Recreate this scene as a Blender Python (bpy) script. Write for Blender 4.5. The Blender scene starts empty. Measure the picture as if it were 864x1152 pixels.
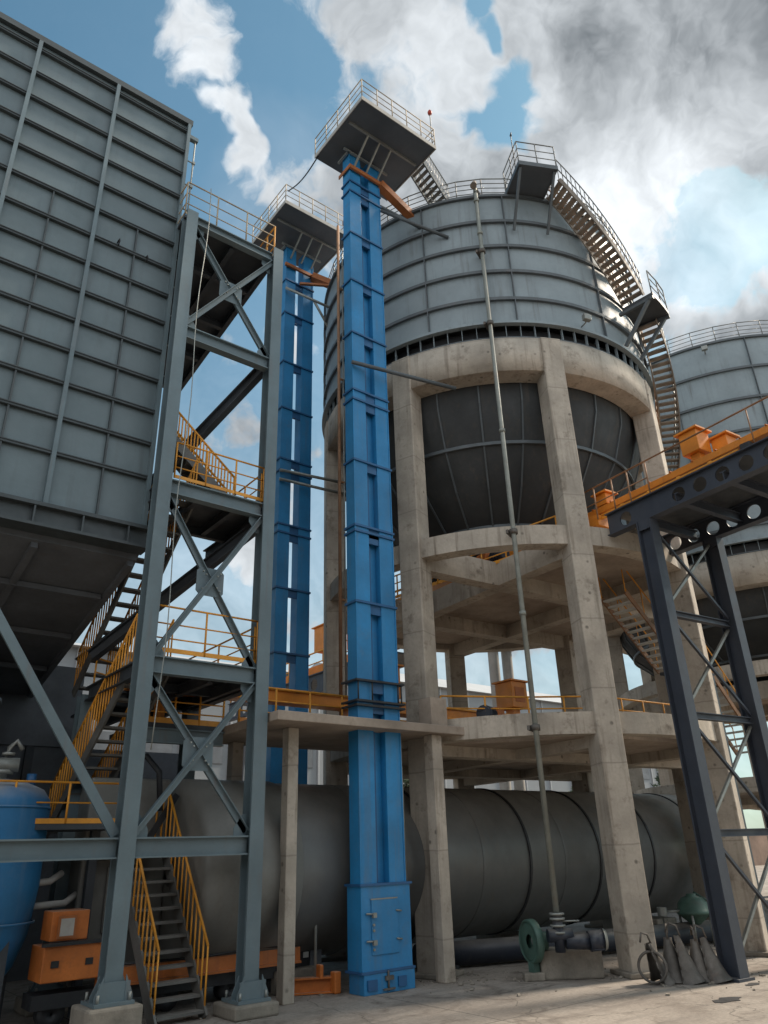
import bpy, math, random
from mathutils import Vector as V, Matrix
random.seed(7)
sc = bpy.context.scene
COL = sc.collection
PI = math.pi
R_ = math.radians

# ------------------------------------------------------------------ mesh builder
class MB:
    def __init__(s): s.v=[]; s.f=[]; s.sm=[]
    def quadbox(s, c8):
        b=len(s.v); s.v+= [V(p) for p in c8]
        for q in ((0,3,2,1),(4,5,6,7),(0,1,5,4),(1,2,6,5),(2,3,7,6),(3,0,4,7)):
            s.f.append([b+i for i in q]); s.sm.append(False)
    def box(s,x0,x1,y0,y1,z0,z1):
        s.quadbox([(x0,y0,z0),(x1,y0,z0),(x1,y1,z0),(x0,y1,z0),(x0,y0,z1),(x1,y0,z1),(x1,y1,z1),(x0,y1,z1)]); return s
    def obox(s,o,a,b,c):   # box centred at o with full axis vectors
        o=V(o);a=V(a)/2;b=V(b)/2;c=V(c)/2
        s.quadbox([o-a-b-c,o+a-b-c,o+a+b-c,o-a+b-c,o-a-b+c,o+a-b+c,o+a+b+c,o-a+b+c]); return s
    def bar(s,p0,p1,w,h,up=(0,0,1)):
        p0=V(p0);p1=V(p1);d=(p1-p0)
        L=d.length; dn=d/L; up=V(up)
        u=up-dn*up.dot(dn)
        if u.length<1e-4: u=V((0,1,0))-dn*dn.y
        u.normalize(); sd=dn.cross(u)
        s.obox((p0+p1)/2,d,sd*w,u*h); return s
    def ibeam(s,p0,p1,w,h,up=(0,0,1),t=.022):
        p0=V(p0);p1=V(p1);d=p1-p0;dn=d.normalized();up=V(up)
        u=up-dn*up.dot(dn)
        if u.length<1e-4: u=V((0,1,0))-dn*dn.y
        u.normalize(); sd=dn.cross(u); c=(p0+p1)/2
        s.obox(c+u*(h/2-t/2),d,sd*w,u*t); s.obox(c-u*(h/2-t/2),d,sd*w,u*t)
        s.obox(c,d,sd*t,u*(h-2*t)); return s
    def tube(s,pts,r,n=6,cap=True,smooth=True):
        pts=[V(p) for p in pts]
        rings=[]
        for i,p in enumerate(pts):
            if i==0: d=pts[1]-p
            elif i==len(pts)-1: d=p-pts[i-1]
            else: d=(pts[i+1]-p).normalized()+(p-pts[i-1]).normalized()
            d.normalize()
            ref=V((0,0,1)) if abs(d.z)<.95 else V((1,0,0))
            a=d.cross(ref).normalized(); b=d.cross(a)
            rr=r[i] if isinstance(r,(list,tuple)) else r
            base=len(s.v)
            for k in range(n):
                t=2*PI*k/n; s.v.append(p+a*math.cos(t)*rr+b*math.sin(t)*rr)
            rings.append(base)
        for i in range(len(rings)-1):
            for k in range(n):
                s.f.append([rings[i]+k,rings[i]+(k+1)%n,rings[i+1]+(k+1)%n,rings[i+1]+k]); s.sm.append(smooth)
        if cap:
            s.f.append([rings[0]+k for k in range(n)][::-1]); s.sm.append(False)
            s.f.append([rings[-1]+k for k in range(n)]); s.sm.append(False)
        return s
    def lathe(s,c,prof,n=64,a0=0,a1=2*PI,axis='z',smooth=True,close=False):
        # prof list of (r,h); axis z or x
        full=abs(a1-a0-2*PI)<1e-6; m=n if full else n+1
        c=V(c); rings=[]
        pr=list(prof)+([prof[0]] if close else [])
        for (r,h) in prof:
            rings.append(len(s.v))
            for k in range(m):
                t=a0+(a1-a0)*k/n
                if axis=='z': s.v.append(c+V((r*math.cos(t),r*math.sin(t),h)))
                elif axis=='x': s.v.append(c+V((h,r*math.cos(t),r*math.sin(t))))
                else: s.v.append(c+V((r*math.sin(t),h,r*math.cos(t))))
        nn=len(prof)
        for i in range(nn if close else nn-1):
            A=rings[i];B=rings[(i+1)%nn]
            for k in range(n if full else n):
                k2=(k+1)%m
                s.f.append([A+k,A+k2,B+k2,B+k]); s.sm.append(smooth)
        if close and not full:
            s.f.append([r for r in rings]); s.sm.append(False)
            s.f.append([r+m-1 for r in rings][::-1]); s.sm.append(False)
        return s
    def prism(s,poly,z0,z1):
        n=len(poly); b=len(s.v)
        s.v+=[V((p[0],p[1],z0)) for p in poly]+[V((p[0],p[1],z1)) for p in poly]
        s.f.append([b+i for i in range(n)][::-1]); s.f.append([b+n+i for i in range(n)])
        s.sm+=[False,False]
        for i in range(n):
            j=(i+1)%n; s.f.append([b+i,b+j,b+n+j,b+n+i]); s.sm.append(False)
        return s
    def solid(s,poly,ext):   # 3d polygon extruded by vector
        ext=V(ext); n=len(poly); b=len(s.v)
        s.v+=[V(p) for p in poly]+[V(p)+ext for p in poly]
        s.f.append([b+i for i in range(n)][::-1]); s.f.append([b+n+i for i in range(n)]); s.sm+=[False,False]
        for i in range(n):
            j=(i+1)%n; s.f.append([b+i,b+j,b+n+j,b+n+i]); s.sm.append(False)
        return s
    def xf(s,M,start=0):
        for i in range(start,len(s.v)): s.v[i]=M@s.v[i]
        return s

def rootloc(o):
    l=V((0,0,0))
    while o is not None: l=l+o.location; o=o.parent
    return l
def obj(name,mb,m,parent=None,loc=None,bevel=0):
    me=bpy.data.meshes.new(name)
    o=bpy.data.objects.new(name,me); COL.objects.link(o)
    if parent is not None:
        o.parent=parent; off=rootloc(parent)
    else:
        if loc is None:
            xs=[p.x for p in mb.v]; ys=[p.y for p in mb.v]; loc=((min(xs)+max(xs))/2,(min(ys)+max(ys))/2,min(p.z for p in mb.v))
        o.location=loc; off=V(loc)
    me.from_pydata([tuple(p-off) for p in mb.v],[],mb.f)
    me.polygons.foreach_set('use_smooth',mb.sm)
    me.materials.append(M[m]); me.update()
    if bevel:
        b=o.modifiers.new('edge_wear','BEVEL'); b.width=bevel; b.segments=2; b.limit_method='ANGLE'
    return o
def tag(o,label,cat,group=None,kind=None):
    if label: o['label']=label
    if cat: o['category']=cat
    if group: o['group']=group
    if kind: o['kind']=kind
    elif cat: o['kind']='thing'
    return o
def thing(name,label,cat,loc,group=None):
    o=bpy.data.objects.new(name,None); COL.objects.link(o); o.location=loc; o.empty_display_size=.2
    return tag(o,label,cat,group)
def struct(name,mb,m):
    o=obj(name,mb,m,None,(0,0,0)); o['kind']='structure'; return o

# ------------------------------------------------------------------ materials
M={}
def mat(name,base,rough=.5,metal=0,var=.12,scale=1.5,dirt=None,dirt_amt=.0,streak=0,bump=.0,bscale=8,pits=0,lines=None,spec=.5,dust_skylight=0,panel=0,edge=None,rnd=0,cells=None):
    m=bpy.data.materials.new(name); m.use_nodes=True; nt=m.node_tree; N=nt.nodes; L=nt.links
    b=N['Principled BSDF']; b.inputs['Roughness'].default_value=rough; b.inputs['Metallic'].default_value=metal
    b.inputs['Specular IOR Level'].default_value=spec
    geo=N.new('ShaderNodeNewGeometry')
    def noise(sc_,det=5,vec=None,rg=.55,dist=0):
        n=N.new('ShaderNodeTexNoise'); n.inputs['Scale'].default_value=sc_; n.inputs['Detail'].default_value=det; n.inputs['Roughness'].default_value=rg
        n.inputs['Distortion'].default_value=dist
        L.new(vec if vec else geo.outputs['Position'],n.inputs['Vector']); return n.outputs['Fac']
    def ramp(f,a,c,va=0,vb=1):
        r=N.new('ShaderNodeMapRange'); r.inputs['From Min'].default_value=a; r.inputs['From Max'].default_value=c
        r.inputs['To Min'].default_value=va; r.inputs['To Max'].default_value=vb; L.new(f,r.inputs['Value']); return r.outputs['Result']
    def math_(op,a,c):
        n=N.new('ShaderNodeMath'); n.operation=op
        for i,x in enumerate((a,c)):
            if x is None: continue
            if isinstance(x,(int,float)): n.inputs[i].default_value=x
            else: L.new(x,n.inputs[i])
        return n.outputs[0]
    def mixc(f,a,c,mode='MIX'):
        n=N.new('ShaderNodeMix'); n.data_type='RGBA'; n.blend_type=mode
        if isinstance(f,(int,float)): n.inputs[0].default_value=f
        else: L.new(f,n.inputs[0])
        for i,x in ((6,a),(7,c)):
            if isinstance(x,tuple): n.inputs[i].default_value=(*x,1) if len(x)==3 else x
            else: L.new(x,n.inputs[i])
        return n.outputs[2]
    lo=tuple(c*(1-var*1.6) for c in base); hi=tuple(min(1,c*(1+var)) for c in base)
    col=mixc(ramp(noise(scale),.3,.7),lo,hi)
    fine=noise(scale*14,4)
    col=mixc(ramp(fine,.35,.7,0,var*1.2),col,tuple(c*.55 for c in base))
    if streak:
        mp=N.new('ShaderNodeMapping'); mp.inputs['Scale'].default_value=(9,9,.5); L.new(geo.outputs['Position'],mp.inputs['Vector'])
        sfac=math_('MULTIPLY',ramp(noise(1.0,4,mp.outputs['Vector']),.52,.78),ramp(noise(.9,3),.4,.65,0,streak))
        col=mixc(sfac,col,dirt or (.08,.06,.045))
    if dirt_amt:
        col=mixc(ramp(noise(2.7,8,rg=.7),.56,.72,0,dirt_amt),col,dirt or (.09,.065,.05))
    if dust_skylight:  # upward faces paler: dusty paint; on the kiln, painted sky reflection
        sep=N.new('ShaderNodeSeparateXYZ'); L.new(geo.outputs['Normal'],sep.inputs[0])
        col=mixc(math_('MULTIPLY',ramp(sep.outputs['Z'],.3,.9,0,dust_skylight),ramp(noise(2.2,5),.3,.6,.4,1)),col,(.42,.38,.33))
    height=None
    if pits:
        vo=N.new('ShaderNodeTexVoronoi'); vo.inputs['Scale'].default_value=3.6; L.new(geo.outputs['Position'],vo.inputs['Vector'])
        pm=math_('MULTIPLY',ramp(vo.outputs['Distance'],.08,.17,1,0),ramp(noise(2.6,3),.44,.56))
        col=mixc(math_('MULTIPLY',pm,pits),col,tuple(c*.35 for c in base))
    if lines:
        sep=N.new('ShaderNodeSeparateXYZ'); L.new(geo.outputs['Position'],sep.inputs[0])
        wob=math_('ADD',sep.outputs['Z'],ramp(noise(3,2),0,1,-.02,.02))
        md=math_('MODULO',math_('ADD',wob,50.0),lines)
        ln=ramp(math_('ABSOLUTE',math_('SUBTRACT',md,lines/2),None),.006,.018,1,0)
        col=mixc(math_('MULTIPLY',ln,.5),col,tuple(c*.4 for c in base))
        # each pour a slightly different tone
        st=math_('FLOOR',math_('DIVIDE',math_('ADD',wob,50.0-lines/2),lines),None)
        wn=N.new('ShaderNodeTexWhiteNoise'); wn.noise_dimensions='1D'; L.new(st,wn.inputs['W'])
        col=mixc(ramp(wn.outputs['Value'],0,1,0,.22),col,tuple(c*.62 for c in base))
    if rnd:
        oi=N.new('ShaderNodeObjectInfo'); col=mixc(ramp(oi.outputs['Random'],0,1,0,rnd),col,tuple(c*.45+.02 for c in base))
    if cells:
        sep=N.new('ShaderNodeSeparateXYZ'); L.new(geo.outputs['Position'],sep.inputs[0]); cb=N.new('ShaderNodeCombineXYZ')
        L.new(math_('FLOOR',math_('DIVIDE',math_('SUBTRACT',sep.outputs['X'],cells[0]),cells[1]),None),cb.inputs[0])
        L.new(math_('FLOOR',math_('DIVIDE',math_('SUBTRACT',sep.outputs['Z'],cells[2]),cells[3]),None),cb.inputs[2])
        wn=N.new('ShaderNodeTexWhiteNoise'); wn.noise_dimensions='3D'; L.new(cb.outputs[0],wn.inputs['Vector'])
        col=mixc(ramp(wn.outputs['Value'],0,1,0,.12),col,tuple(c*.62 for c in base))
    L.new(col,b.inputs['Base Color'])
    rr=ramp(noise(scale*3,5),.3,.7,max(0,rough-.09),min(1,rough+.12)); L.new(rr,b.inputs['Roughness'])
    if bump:
        bp=N.new('ShaderNodeBump'); bp.inputs['Strength'].default_value=bump; bp.inputs['Distance'].default_value=.02
        L.new(noise(bscale,6),bp.inputs['Height']); 
        last=bp
        if panel:
            b2=N.new('ShaderNodeBump'); b2.inputs['Strength'].default_value=panel; b2.inputs['Distance'].default_value=.06
            L.new(noise(1.3,1),b2.inputs['Height']); L.new(bp.outputs[0],b2.inputs['Normal']); last=b2
        L.new(last.outputs[0],b.inputs['Normal'])
    M[name]=m; return m
RUST=(.16,.07,.03)
mat('cladding_paint',(.135,.178,.195),.5,0,.08,.9,(.07,.07,.065),.08,streak=.35,cells=(2.28,1.53,16.42,.655),bump=.08,bscale=20,panel=.35)
mat('cladding_rib_paint',(.05,.062,.067),.5,0,.12,2,(.06,.055,.05),.2,streak=.3)
mat('silo_paint',(.25,.30,.325),.55,0,.10,.8,(.09,.085,.08),.2,streak=.75,bump=.06,bscale=14,panel=.5)
mat('silo_rib_paint',(.09,.105,.115),.5,0,.12,2,RUST,.15)
mat('tower_paint',(.125,.17,.19),.45,0,.10,1.6,RUST,.10,streak=.35,bump=.06,bscale=18)
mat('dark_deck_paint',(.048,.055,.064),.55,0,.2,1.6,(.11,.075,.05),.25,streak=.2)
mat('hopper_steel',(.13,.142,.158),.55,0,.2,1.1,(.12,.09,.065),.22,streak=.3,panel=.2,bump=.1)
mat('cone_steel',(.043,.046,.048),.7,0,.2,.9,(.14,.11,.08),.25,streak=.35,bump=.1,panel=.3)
mat('elevator_blue',(.018,.215,.47),.46,0,.15,1.1,(.11,.15,.19),.35,streak=.55,rnd=.22,dust_skylight=.5,bump=.05,bscale=16,panel=.35)
mat('elevator_blue_dark',(.018,.10,.24),.45,0,.12,2,(.03,.05,.08),.3)
mat('tank_blue',(.02,.15,.33),.45,0,.12,1.3,(.3,.28,.25),.12,streak=.3,dust_skylight=.75)
mat('orange_paint',(.70,.235,.022),.45,0,.12,2,(.17,.06,.02),.22,streak=.4,dust_skylight=.25)
mat('orange_shaded_dirty',(.52,.15,.028),.55,0,.2,2,(.13,.055,.03),.5,streak=.6,dust_skylight=.4)  # orange darkened to hold the machine's shade, plus dirt and streaks
mat('rail_yellow',(.75,.32,.035),.5,0,.15,3,(.15,.06,.025),.35)
mat('rail_grey',(.20,.20,.19),.5,.3,.15,3,RUST,.3)
mat('pale_rail',(.45,.36,.25),.6,0,.2,3,RUST,.3)
mat('rust_rail',(.32,.17,.09),.65,0,.2,3,(.12,.05,.025),.4)
mat('rust_duct',(.40,.13,.035),.55,0,.2,2,(.13,.05,.025),.4)
mat('concrete',(.485,.425,.355),.85,0,.20,1.3,(.12,.09,.065),.75,streak=1.0,bump=.5,bscale=9,pits=1.0,lines=1.35,spec=.25)
mat('concrete_slab',(.39,.32,.26),.88,0,.22,.9,(.15,.11,.08),.4,streak=.2,bump=.3,bscale=7,pits=.3,spec=.2)
mat('concrete_block',(.27,.24,.20),.9,0,.2,3,(.10,.085,.07),.5,streak=.7,bump=.5,bscale=12,pits=.6,spec=.2)
mat('bridge_paint',(.042,.05,.068),.5,0,.12,1.5,(.09,.075,.065),.12,streak=.2,dust_skylight=.3)
mat('kiln_steel',(.135,.138,.135),.44,.2,.14,.8,(.16,.12,.09),.3,streak=.45,bump=.06,bscale=9,panel=.35,dust_skylight=.45)  # drum's upper side painted paler for reflected sky
mat('pale_housing',(.40,.38,.35),.7,0,.12,1.2,(.2,.16,.12),.3,streak=.4)
mat('deck_grey',(.085,.098,.115),.55,0,.15,1.4,(.10,.08,.06),.2,streak=.2)
mat('stair_tread',(.24,.20,.165),.7,0,.25,3,RUST,.45)
mat('stair_grey',(.13,.125,.115),.6,0,.25,3,(.16,.11,.07),.35,dust_skylight=.3)
mat('lit_pale_tone',(.20,.198,.182),.5,.1,.12,1.1,(.15,.11,.08),.3,streak=.4,panel=.2)  # pale tone holds the light on the kiln's left end; dirt is separate
mat('galvanised',(.30,.31,.29),.5,.5,.15,3,(.16,.11,.07),.3)
mat('riser_paint',(.26,.27,.24),.55,.2,.15,3,RUST,.3)
mat('pump_green',(.065,.13,.105),.5,0,.2,4,(.09,.07,.05),.35)
mat('pipe_blue_black',(.022,.028,.042),.45,0,.2,1.2,(.14,.12,.10),.25,dust_skylight=.5)
mat('scrap_iron',(.15,.135,.12),.62,.5,.25,5,RUST,.35,bump=.3)
mat('black_iron',(.02,.021,.024),.55,0,.2,3,(.06,.05,.04),.3)
mat('white_panel',(.55,.55,.53),.6,0,.06,2,(.3,.25,.2),.2)
mat('shed_wall',(.25,.265,.28),.7,0,.06,.2,(.3,.3,.3),.2,streak=.3)
mat('shed_roof',(.36,.37,.38),.6,0,.05,.2)
mat('brick_wall',(.25,.17,.13),.9,0,.2,.6,(.12,.09,.07),.4,streak=.4)
mat('tree_green',(.045,.065,.03),.8,0,.3,.8)
mat('bark',(.07,.05,.035),.9,0,.3,4)
mat('red_lamp',(.45,.05,.02),.5,0,.1,3)

# ground
def ground_mat():
    m=bpy.data.materials.new('yard_concrete'); m.use_nodes=True; nt=m.node_tree; N=nt.nodes; L=nt.links
    b=N['Principled BSDF']; geo=N.new('ShaderNodeNewGeometry')
    def noise(s,d=6,r=.6,dist=0):
        n=N.new('ShaderNodeTexNoise'); n.inputs['Scale'].default_value=s; n.inputs['Detail'].default_value=d; n.inputs['Roughness'].default_value=r; n.inputs['Distortion'].default_value=dist
        L.new(geo.outputs['Position'],n.inputs['Vector']); return n.outputs['Fac']
    def ramp(f,stops):
        r=N.new('ShaderNodeValToRGB'); L.new(f,r.inputs[0])
        while len(r.color_ramp.elements)<len(stops): r.color_ramp.elements.new(.5)
        for e,(p,c) in zip(r.color_ramp.elements,stops): e.position=p; e.color=(*c,1)
        return r.outputs[0]
    def mix(f,a,c,mode='MIX'):
        n=N.new('ShaderNodeMix'); n.data_type='RGBA'; n.blend_type=mode
        if isinstance(f,float): n.inputs[0].default_value=f
        else: L.new(f,n.inputs[0])
        for i,x in ((6,a),(7,c)):
            if isinstance(x,tuple): n.inputs[i].default_value=(*x,1)
            else: L.new(x,n.inputs[i])
        return n.outputs[2]
    col=ramp(noise(.55,8,.6,.6),[(.25,(.21,.18,.155)),(.5,(.31,.275,.24)),(.75,(.39,.35,.31))])
    st=ramp(noise(1.7,7,.65,1.2),[(.50,(0,0,0)),(.72,(1,1,1))])
    col=mix(st,col,(.155,.13,.11))
    fi=ramp(noise(18,6,.7),[(.3,(.72,.72,.72)),(.7,(1.12,1.1,1.08))])
    col=mix(1.0,col,fi,'MULTIPLY')
    mp=N.new('ShaderNodeMapping'); mp.inputs['Scale'].default_value=(.22,1.9,1); mp.inputs['Rotation'].default_value=(0,0,.35); L.new(geo.outputs['Position'],mp.inputs['Vector'])
    tn=N.new('ShaderNodeTexNoise'); tn.inputs['Scale'].default_value=1.6; tn.inputs['Detail'].default_value=6; L.new(mp.outputs['Vector'],tn.inputs['Vector'])
    col=mix(ramp(tn.outputs['Fac'],[(.54,(0,0,0)),(.70,(.6,.6,.6))]),col,(.15,.13,.115))
    # slab joints
    br=N.new('ShaderNodeTexBrick'); br.offset=.0; br.inputs['Scale'].default_value=.25; br.inputs['Mortar Size'].default_value=.0022; br.inputs['Brick Width'].default_value=1; br.inputs['Row Height'].default_value=1
    L.new(geo.outputs['Position'],br.inputs['Vector'])
    col=mix(br.outputs['Fac'],col,(.09,.08,.07))
    # cracks
    vo=N.new('ShaderNodeTexVoronoi'); vo.feature='DISTANCE_TO_EDGE'; vo.inputs['Scale'].default_value=.45
    ad=N.new('ShaderNodeMix'); ad.data_type='VECTOR'; 
    nn=N.new('ShaderNodeTexNoise'); nn.inputs['Scale'].default_value=1.2; nn.inputs['Detail'].default_value=6; L.new(geo.outputs['Position'],nn.inputs['Vector'])
    va=N.new('ShaderNodeVectorMath'); va.operation='ADD'; L.new(geo.outputs['Position'],va.inputs[0]); L.new(nn.outputs['Color'],va.inputs[1]); L.new(va.outputs[0],vo.inputs['Vector'])
    ck=N.new('ShaderNodeMapRange'); ck.inputs['From Min'].default_value=.002; ck.inputs['From Max'].default_value=.007; ck.inputs['To Min'].default_value=.6; ck.inputs['To Max'].default_value=0; L.new(vo.outputs['Distance'],ck.inputs['Value'])
    col=mix(ck.outputs['Result'],col,(.08,.07,.06))
    L.new(col,b.inputs['Base Color']); b.inputs['Roughness'].default_value=.82; b.inputs['Specular IOR Level'].default_value=.3
    bp=N.new('ShaderNodeBump'); bp.inputs['Strength'].default_value=.3; bp.inputs['Distance'].default_value=.02; L.new(noise(9,8,.7),bp.inputs['Height']); L.new(bp.outputs[0],b.inputs['Normal'])
    M['yard_concrete']=m
ground_mat()

# ------------------------------------------------------------------ camera
FPX=832.; ZX,ZY=-61.,-1817.
rr=math.atan2(61,1816); th=math.atan(FPX/math.hypot(61,1816)); A1=R_(51.5)
Hf=V((math.cos(A1),math.sin(A1),0)); Rh=V((math.sin(A1),-math.cos(A1),0)); Zu=V((0,0,1))
Fw=Hf*math.cos(th)+Zu*math.sin(th); Up=Zu*math.cos(th)-Hf*math.sin(th)
cx=Rh*math.cos(rr)-Up*math.sin(rr); cy=Rh*math.sin(rr)+Up*math.cos(rr); cz=-Fw
cam=bpy.data.cameras.new('camera'); co=bpy.data.objects.new('camera',cam); COL.objects.link(co)
mw=Matrix(((cx.x,cy.x,cz.x,0),(cx.y,cy.y,cz.y,0),(cx.z,cy.z,cz.z,2.0),(0,0,0,1))); co.matrix_world=mw
cam.sensor_fit='VERTICAL'; cam.sensor_height=36; cam.sensor_width=27; cam.lens=26.0; cam.clip_start=.1; cam.clip_end=3000
sc.camera=co
def raydir(px,py):
    return (Fw+cx*((px-432)/FPX)+cy*((576-py)/FPX)).normalized()

# ------------------------------------------------------------------ generic pieces
def railing(pts,h=.66,rails=(1,.66,.33),spacing=1.0,r=.018,closed=False,kick=0,mb=None):
    mb=mb or MB(); pts=[V(p) for p in pts]; segs=list(zip(pts,pts[1:]+([pts[0]] if closed else [])))
    if not closed: segs=segs[:len(pts)-1]
    up=V((0,0,1))
    for a,b in segs:
        for q in rails: mb.tube([a+up*h*q,b+up*h*q],r*(1 if q==1 else .75),6)
        n=max(1,round((b-a).length/spacing))
        for i in range(n): 
            p=a+(b-a)*i/n; mb.tube([p,p+up*h],r,6)
        if kick: mb.bar(a+up*kick/2,b+up*kick/2,.012,kick)
    if not closed: mb.tube([pts[-1],pts[-1]+up*h],r,6)
    return mb
def stair(root,p0,p1,width,n,mat_s,mat_t,mat_r,wd,balus=True,h=.75,sides=(0,1),sd=.16,td=.2,rr_=.014,nose=True,bal=2):
    """straight flight, p0 foot centre-line start at left edge; wd = width direction"""
    p0=V(p0);p1=V(p1);wd=V(wd).normalized(); run=p1-p0; hd=V((run.x,run.y,0)).normalized()
    for k in (0,1):
        off=wd*(width*k)
        mb=MB(); mb.bar(p0+off,p1+off,.035,sd); obj('stringer',mb,mat_s,root)
    for i in range(n):
        t=(i+.5)/n; c=p0+run*t+wd*width/2
        mb=MB(); mb.obox(c,wd*(width-.05),hd*td,V((0,0,.035)))
        if nose: mb.obox(c-hd*(td/2-.01)-V((0,0,.03)),wd*(width-.05),hd*.012,V((0,0,.045)))
        obj('tread',mb,mat_t,root)
    for k in sides:
        off=wd*(width*k); mb=MB()
        mb.tube([p0+off+V((0,0,h)),p1+off+V((0,0,h))],rr_*1.3,6)
        mb.tube([p0+off+V((0,0,h*.12)),p1+off+V((0,0,h*.12))],rr_,6)
        m=bal*n if balus else 3
        for i in range(m+1):
            c=p0+run*(i/m)+off; mb.tube([c,c+V((0,0,h))],rr_*.9 if balus else rr_,5)
        obj('handrail',mb,mat_r,root)

# ------------------------------------------------------------------ ground
g=MB(); S=600; g.v=[V((-S,-S,0)),V((S,-S,0)),V((S,S,0)),V((-S,S,0))]; g.f=[[0,1,2,3]]; g.sm=[False]
struct('ground',g,'yard_concrete')

# ------------------------------------------------------------------ silos
def polar(c,r,a): return V((c[0]+r*math.cos(a),c[1]+r*math.sin(a),0))
def make_silo(c,Rs,zr,zt,zb,zm,zl,ribz,legphi,label_bin,label_frame,seams,low=True,nposts=84):
    # --- concrete frame
    fr=thing('concrete_silo_frame',label_frame,'concrete frame',(c[0],c[1],0),'concrete frames under the silos')
    rl=Rs-.22; angs=[legphi+k*PI/4 for k in range(8)]; P=[polar(c,rl,a) for a in angs]
    lw=.5
    for a,p in zip(angs,P):
        ra=V((math.cos(a),math.sin(a),0)); ta=V((-math.sin(a),math.cos(a),0))
        mb=MB(); mb.obox(p+V((0,0,(zt+.02)/2)),ra*lw,ta*lw,V((0,0,zt+.02)))
        obj('leg',mb,'concrete',fr,bevel=.025)
        mb=MB(); mb.obox(p+V((0,0,.04)),ra*(lw+.22),ta*(lw+.22),V((0,0,.08))); obj('footing',mb,'concrete_block',fr,bevel=.02)
    mb=MB(); mb.lathe((c[0],c[1],0),[(Rs,zb),(Rs,zt),(Rs-.5,zt),(Rs-.5,zb)],96,close=True,smooth=True)
    o=obj('ring_beam',mb,'concrete',fr)
    for p in o.data.polygons: p.use_smooth=abs(p.normal.z)<.5
    def arcs(z0,z1,name):
        for k in range(8):
            a0=angs[k]; a1=a0+PI/4
            mb=MB(); mb.lathe((c[0],c[1],0),[(Rs-.06,z0),(Rs-.06,z1),(Rs-.42,z1),(Rs-.42,z0)],12,a0,a1,close=True,smooth=False)
            obj(name,mb,'concrete',fr)
    def chords(z0,z1,skip=()):
        for (i,j) in ((0,5),(1,4),(7,2),(6,3)):
            d=(P[j]-P[i]).normalized(); mb=MB()
            zz=(z0+z1)/2 + (.004 if (i,j) in ((0,5),(1,4)) else 0)
            mb.bar(P[i]+V((0,0,zz)),P[j]+V((0,0,zz)),.34,z1-z0); obj('floor_beam',mb,'concrete',fr)
    arcs(zm-.42,zm,'curved_beam'); chords(zm-.62,zm-.06)
    mb=MB(); mb.prism([(p.x,p.y) for p in (P[0],P[1],P[2],P[3],P[4],P[5])],zm-.26,zm-.12); obj('floor_slab',mb,'concrete_slab',fr)
    if low:
        arcs(zl-.40,zl,'curved_beam'); chords(zl-.62,zl-.12)
        mb=MB(); mb.prism([(c[0]+(p.x-c[0])*.97,c[1]+(p.y-c[1])*.97) for p in P],zl-.42,zl-.3); obj('floor_slab',mb,'concrete_slab',fr)
    # --- steel bin
    s=thing('steel_silo',label_bin,'silo',(c[0],c[1],zt),'grey steel silos on concrete rings')
    z0=zt+.40
    mb=MB(); mb.lathe((c[0],c[1],0),[(Rs-.03,z0),(Rs-.03,zr)],128); obj('shell',mb,'silo_paint',s)
    mb=MB(); mb.lathe((c[0],c[1],0),[(Rs-.03,zr),(Rs-.5,zr+.12),(.5,zr+.9),(.02,zr+.95)],96); obj('roof',mb,'silo_paint',s)
    mb=MB(); mb.lathe((c[0],c[1],0),[(Rs-.02,zr-.07),(Rs+.05,zr-.07),(Rs+.05,zr+.01),(Rs-.02,zr+.01)],128,close=True,smooth=False); obj('rim_angle',mb,'silo_rib_paint',s)
    for z in ribz:
        mb=MB(); mb.lathe((c[0],c[1],0),[(Rs-.02,z-.05),(Rs+.055,z-.05),(Rs+.055,z+.035),(Rs+.04,z+.035),(Rs+.04,z-.035),(Rs-.02,z-.035)],128,close=True,smooth=False); obj('stiffener_ring',mb,'silo_rib_paint',s)
    mb=MB(); mb.lathe((c[0],c[1],0),[(Rs-.04,z0-.03),(Rs+.09,z0-.03),(Rs+.09,z0+.04),(Rs-.04,z0+.04)],128,close=True,smooth=False); obj('base_flange',mb,'silo_paint',s)
    mb=MB(); mb.lathe((c[0],c[1],0),[(Rs-.22,zt+.03),(Rs-.22,z0-.03)],96); obj('skirt',mb,'black_iron',s)
    mb=MB(); mb.lathe((c[0],c[1],0),[(Rs-.25,zt+.022),(Rs-.02,zt+.022),(Rs-.02,zt+.05),(Rs-.25,zt+.05)],96,close=True,smooth=False); obj('bearing_ring',mb,'silo_rib_paint',s)
    for k in range(nposts):
        mb=MB(); a=2*PI*k/nposts; p=polar(c,Rs-.05,a); ra=V((math.cos(a),math.sin(a),0)); ta=V((-ra.y,ra.x,0))
        mb.obox(p+V((0,0,(zt+.05+z0-.03)/2)),ra*.07,ta*.012,V((0,0,z0-zt-.08))); obj('skirt_gusset',mb,'silo_paint',s)
    for a in seams:
        p=polar(c,Rs+.0,a); ra=V((math.cos(a),math.sin(a),0)); ta=V((-ra.y,ra.x,0)); mb=MB()
        mb.obox(p+ra*.02+V((0,0,(z0+zr)/2)),ra*.07,ta*.022,V((0,0,zr-z0-.08))); obj('vertical_stiffener',mb,'silo_rib_paint',s)
    ri=Rs-.5; zc0=zt+.02; H=zt-(zm+.55)
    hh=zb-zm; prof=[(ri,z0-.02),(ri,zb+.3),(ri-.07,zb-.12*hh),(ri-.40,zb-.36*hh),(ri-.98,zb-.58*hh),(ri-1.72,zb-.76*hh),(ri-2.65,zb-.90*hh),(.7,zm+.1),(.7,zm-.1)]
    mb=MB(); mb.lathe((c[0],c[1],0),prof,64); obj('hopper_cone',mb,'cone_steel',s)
    mb=MB()
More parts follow.
